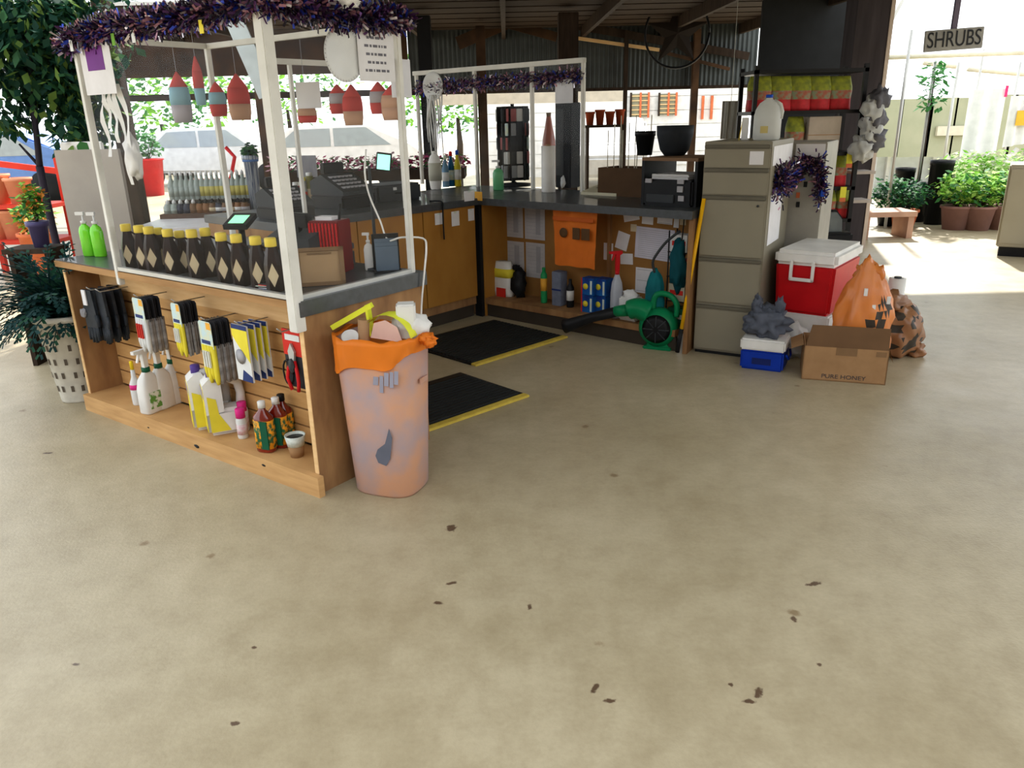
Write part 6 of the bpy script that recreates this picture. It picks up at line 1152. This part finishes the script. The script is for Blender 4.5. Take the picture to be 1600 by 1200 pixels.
q = HY(-20, 245, 17); car('blue and white car at the left edge behind the tree', (q.x, 17, 0), 10, mat('car_blue', (.12, .25, .6), .25))
q = HY(942, 215, 17.5); car('white car seen through the bay above the crate of rods', (q.x, 17.5, 0), 85, CWH)
# terracotta pots seen through the middle bay
q = HY(945, 195, 13); t = thing('potting_shelf', 'dark shelf outside bay carrying terracotta pots', 'shelf', (q.x, 13, 0)); b = B(); b.box(-.32, -.15, q.z - .04, .32, .15, q.z); obj('board', b, WOODD, t)
for x in (-.3, .26): b = B(); b.box(x, -.12, 0, x + .04, .12, q.z - .04); obj('leg', b, WOODD, t)
for i in range(4): c = thing('terracotta_pot', 'deep red clay pot on the dark shelf seen through the bay, ' + ORD[i].replace('rightmost', ''), 'pot', (q.x - .24 + .16 * i, 13, q.z), 0, 'clay pots on the dark shelf in the bay'); b = B(); pot(b, .075, .2 + .03 * (i % 2)); obj('pot', b, mat('deep_clay', (.35, .06, .02), .8), c)
# red planters outside left seen through the near screen
q = HY(225, 225, 18); potted('red pot with green leaves outside, seen right of the streamers', (q.x, 18, 0), .35, .8, (.4, .3, .35), 200, .16, RED, [LEAFM], name='flowering_pot')
q = HY(312, 222, 12); t = thing('red_handcart', 'red handled cart outside, seen between the windsocks', 'cart', (q.x, 12, 0)); b = B(); b.box(-.3, -.3, .35, .3, .3, .7, bev=.02); obj('tub', b, RED, t); b = B(); b.tube([(.25, .3, .6), (.32, .5, 1.0), (.2, .5, 1.15)], .03); obj('handle', b, RED, t)
for s in (-.25, .25): b = B(); b.lathe([(.05, -.03), (.17, -.03), (.17, .03), (.05, .03)], 18, (s, -.3, .17), tilt=TY); obj('wheel', b, BLACK, t)
b = B(); b.beam((-.25, .25, 0), (-.25, .25, .36), .04, .04); b.beam((.25, .25, 0), (.25, .25, .36), .04, .04); obj('leg', b, BLACK, t)
# white framed picture board behind the left post
p, q = HY(100, 222, 6.0), HY(158, 262, 6.0); t = thing('picture_board', 'white board with a picture of a potted plant behind the left post', 'board', ((p.x + q.x) / 2, 6.0, 0)); w = (q.x - p.x) / 2 + .04; b = B(); b.box(-w, 0, q.z, w, .03, p.z, bev=.01); obj('board', b, WHITE, t); b = B(); b.prism([(-.02, q.z + .05), (.05, q.z + .05), (.065, q.z + .12), (-.035, q.z + .12)], -.003, 0, 0, 'y'); obj('printed_pot', b, mat('terracotta_pale', (.75, .33, .2), .8), t); b = B(); b.prism([(-.03, q.z + .12), (.06, q.z + .12), (.05, q.z + .18), (.0, q.z + .19), (-.03, q.z + .16)], -.003, 0, 0, 'y'); obj('printed_leaves', b, LEAFM, t)
for s in (-w + .03, w - .05): b = B(); b.box(s, .03, 0, s + .03, .06, p.z - .02); obj('stand_leg', b, STEEL, t)
# iron star in a ring hanging under the gable
P = HY(1058, 52, 12.6); r_ = 46 / 1200 * 12.6; t = thing('iron_star', 'dark iron five pointed star in a ring hung high under the gable', 'star', P, 0); b = B(); b.tube([(r_ * cos(a), 0, r_ * sin(a)) for a in [2 * pi * i / 40 for i in range(41)]], .018, 6); obj('ring', b, BLACK, t); b = B()
pts = [(0, -.05, 0)] + [((r_ * (.97 if i % 2 == 0 else .4)) * sin(pi * i / 5), 0, (r_ * (.97 if i % 2 == 0 else .4)) * cos(pi * i / 5)) for i in range(10)] + [(0, .05, 0)]
b.poly(pts, [(0, 1 + i, 1 + (i + 1) % 10) for i in range(10)] + [(11, 1 + (i + 1) % 10, 1 + i) for i in range(10)]); obj('star', b, mat('iron', (.03, .022, .018), .6), t); b = B(); b.tube([(0, 0, r_), (0, 0, ROOFZ(12.6) - P.z + .1)], .006, 5); obj('chain', b, BLACK, t)
if 0:
    print('DBG', K.l(ta), K.l(tb), K.l(tc), K.l(td), TW)
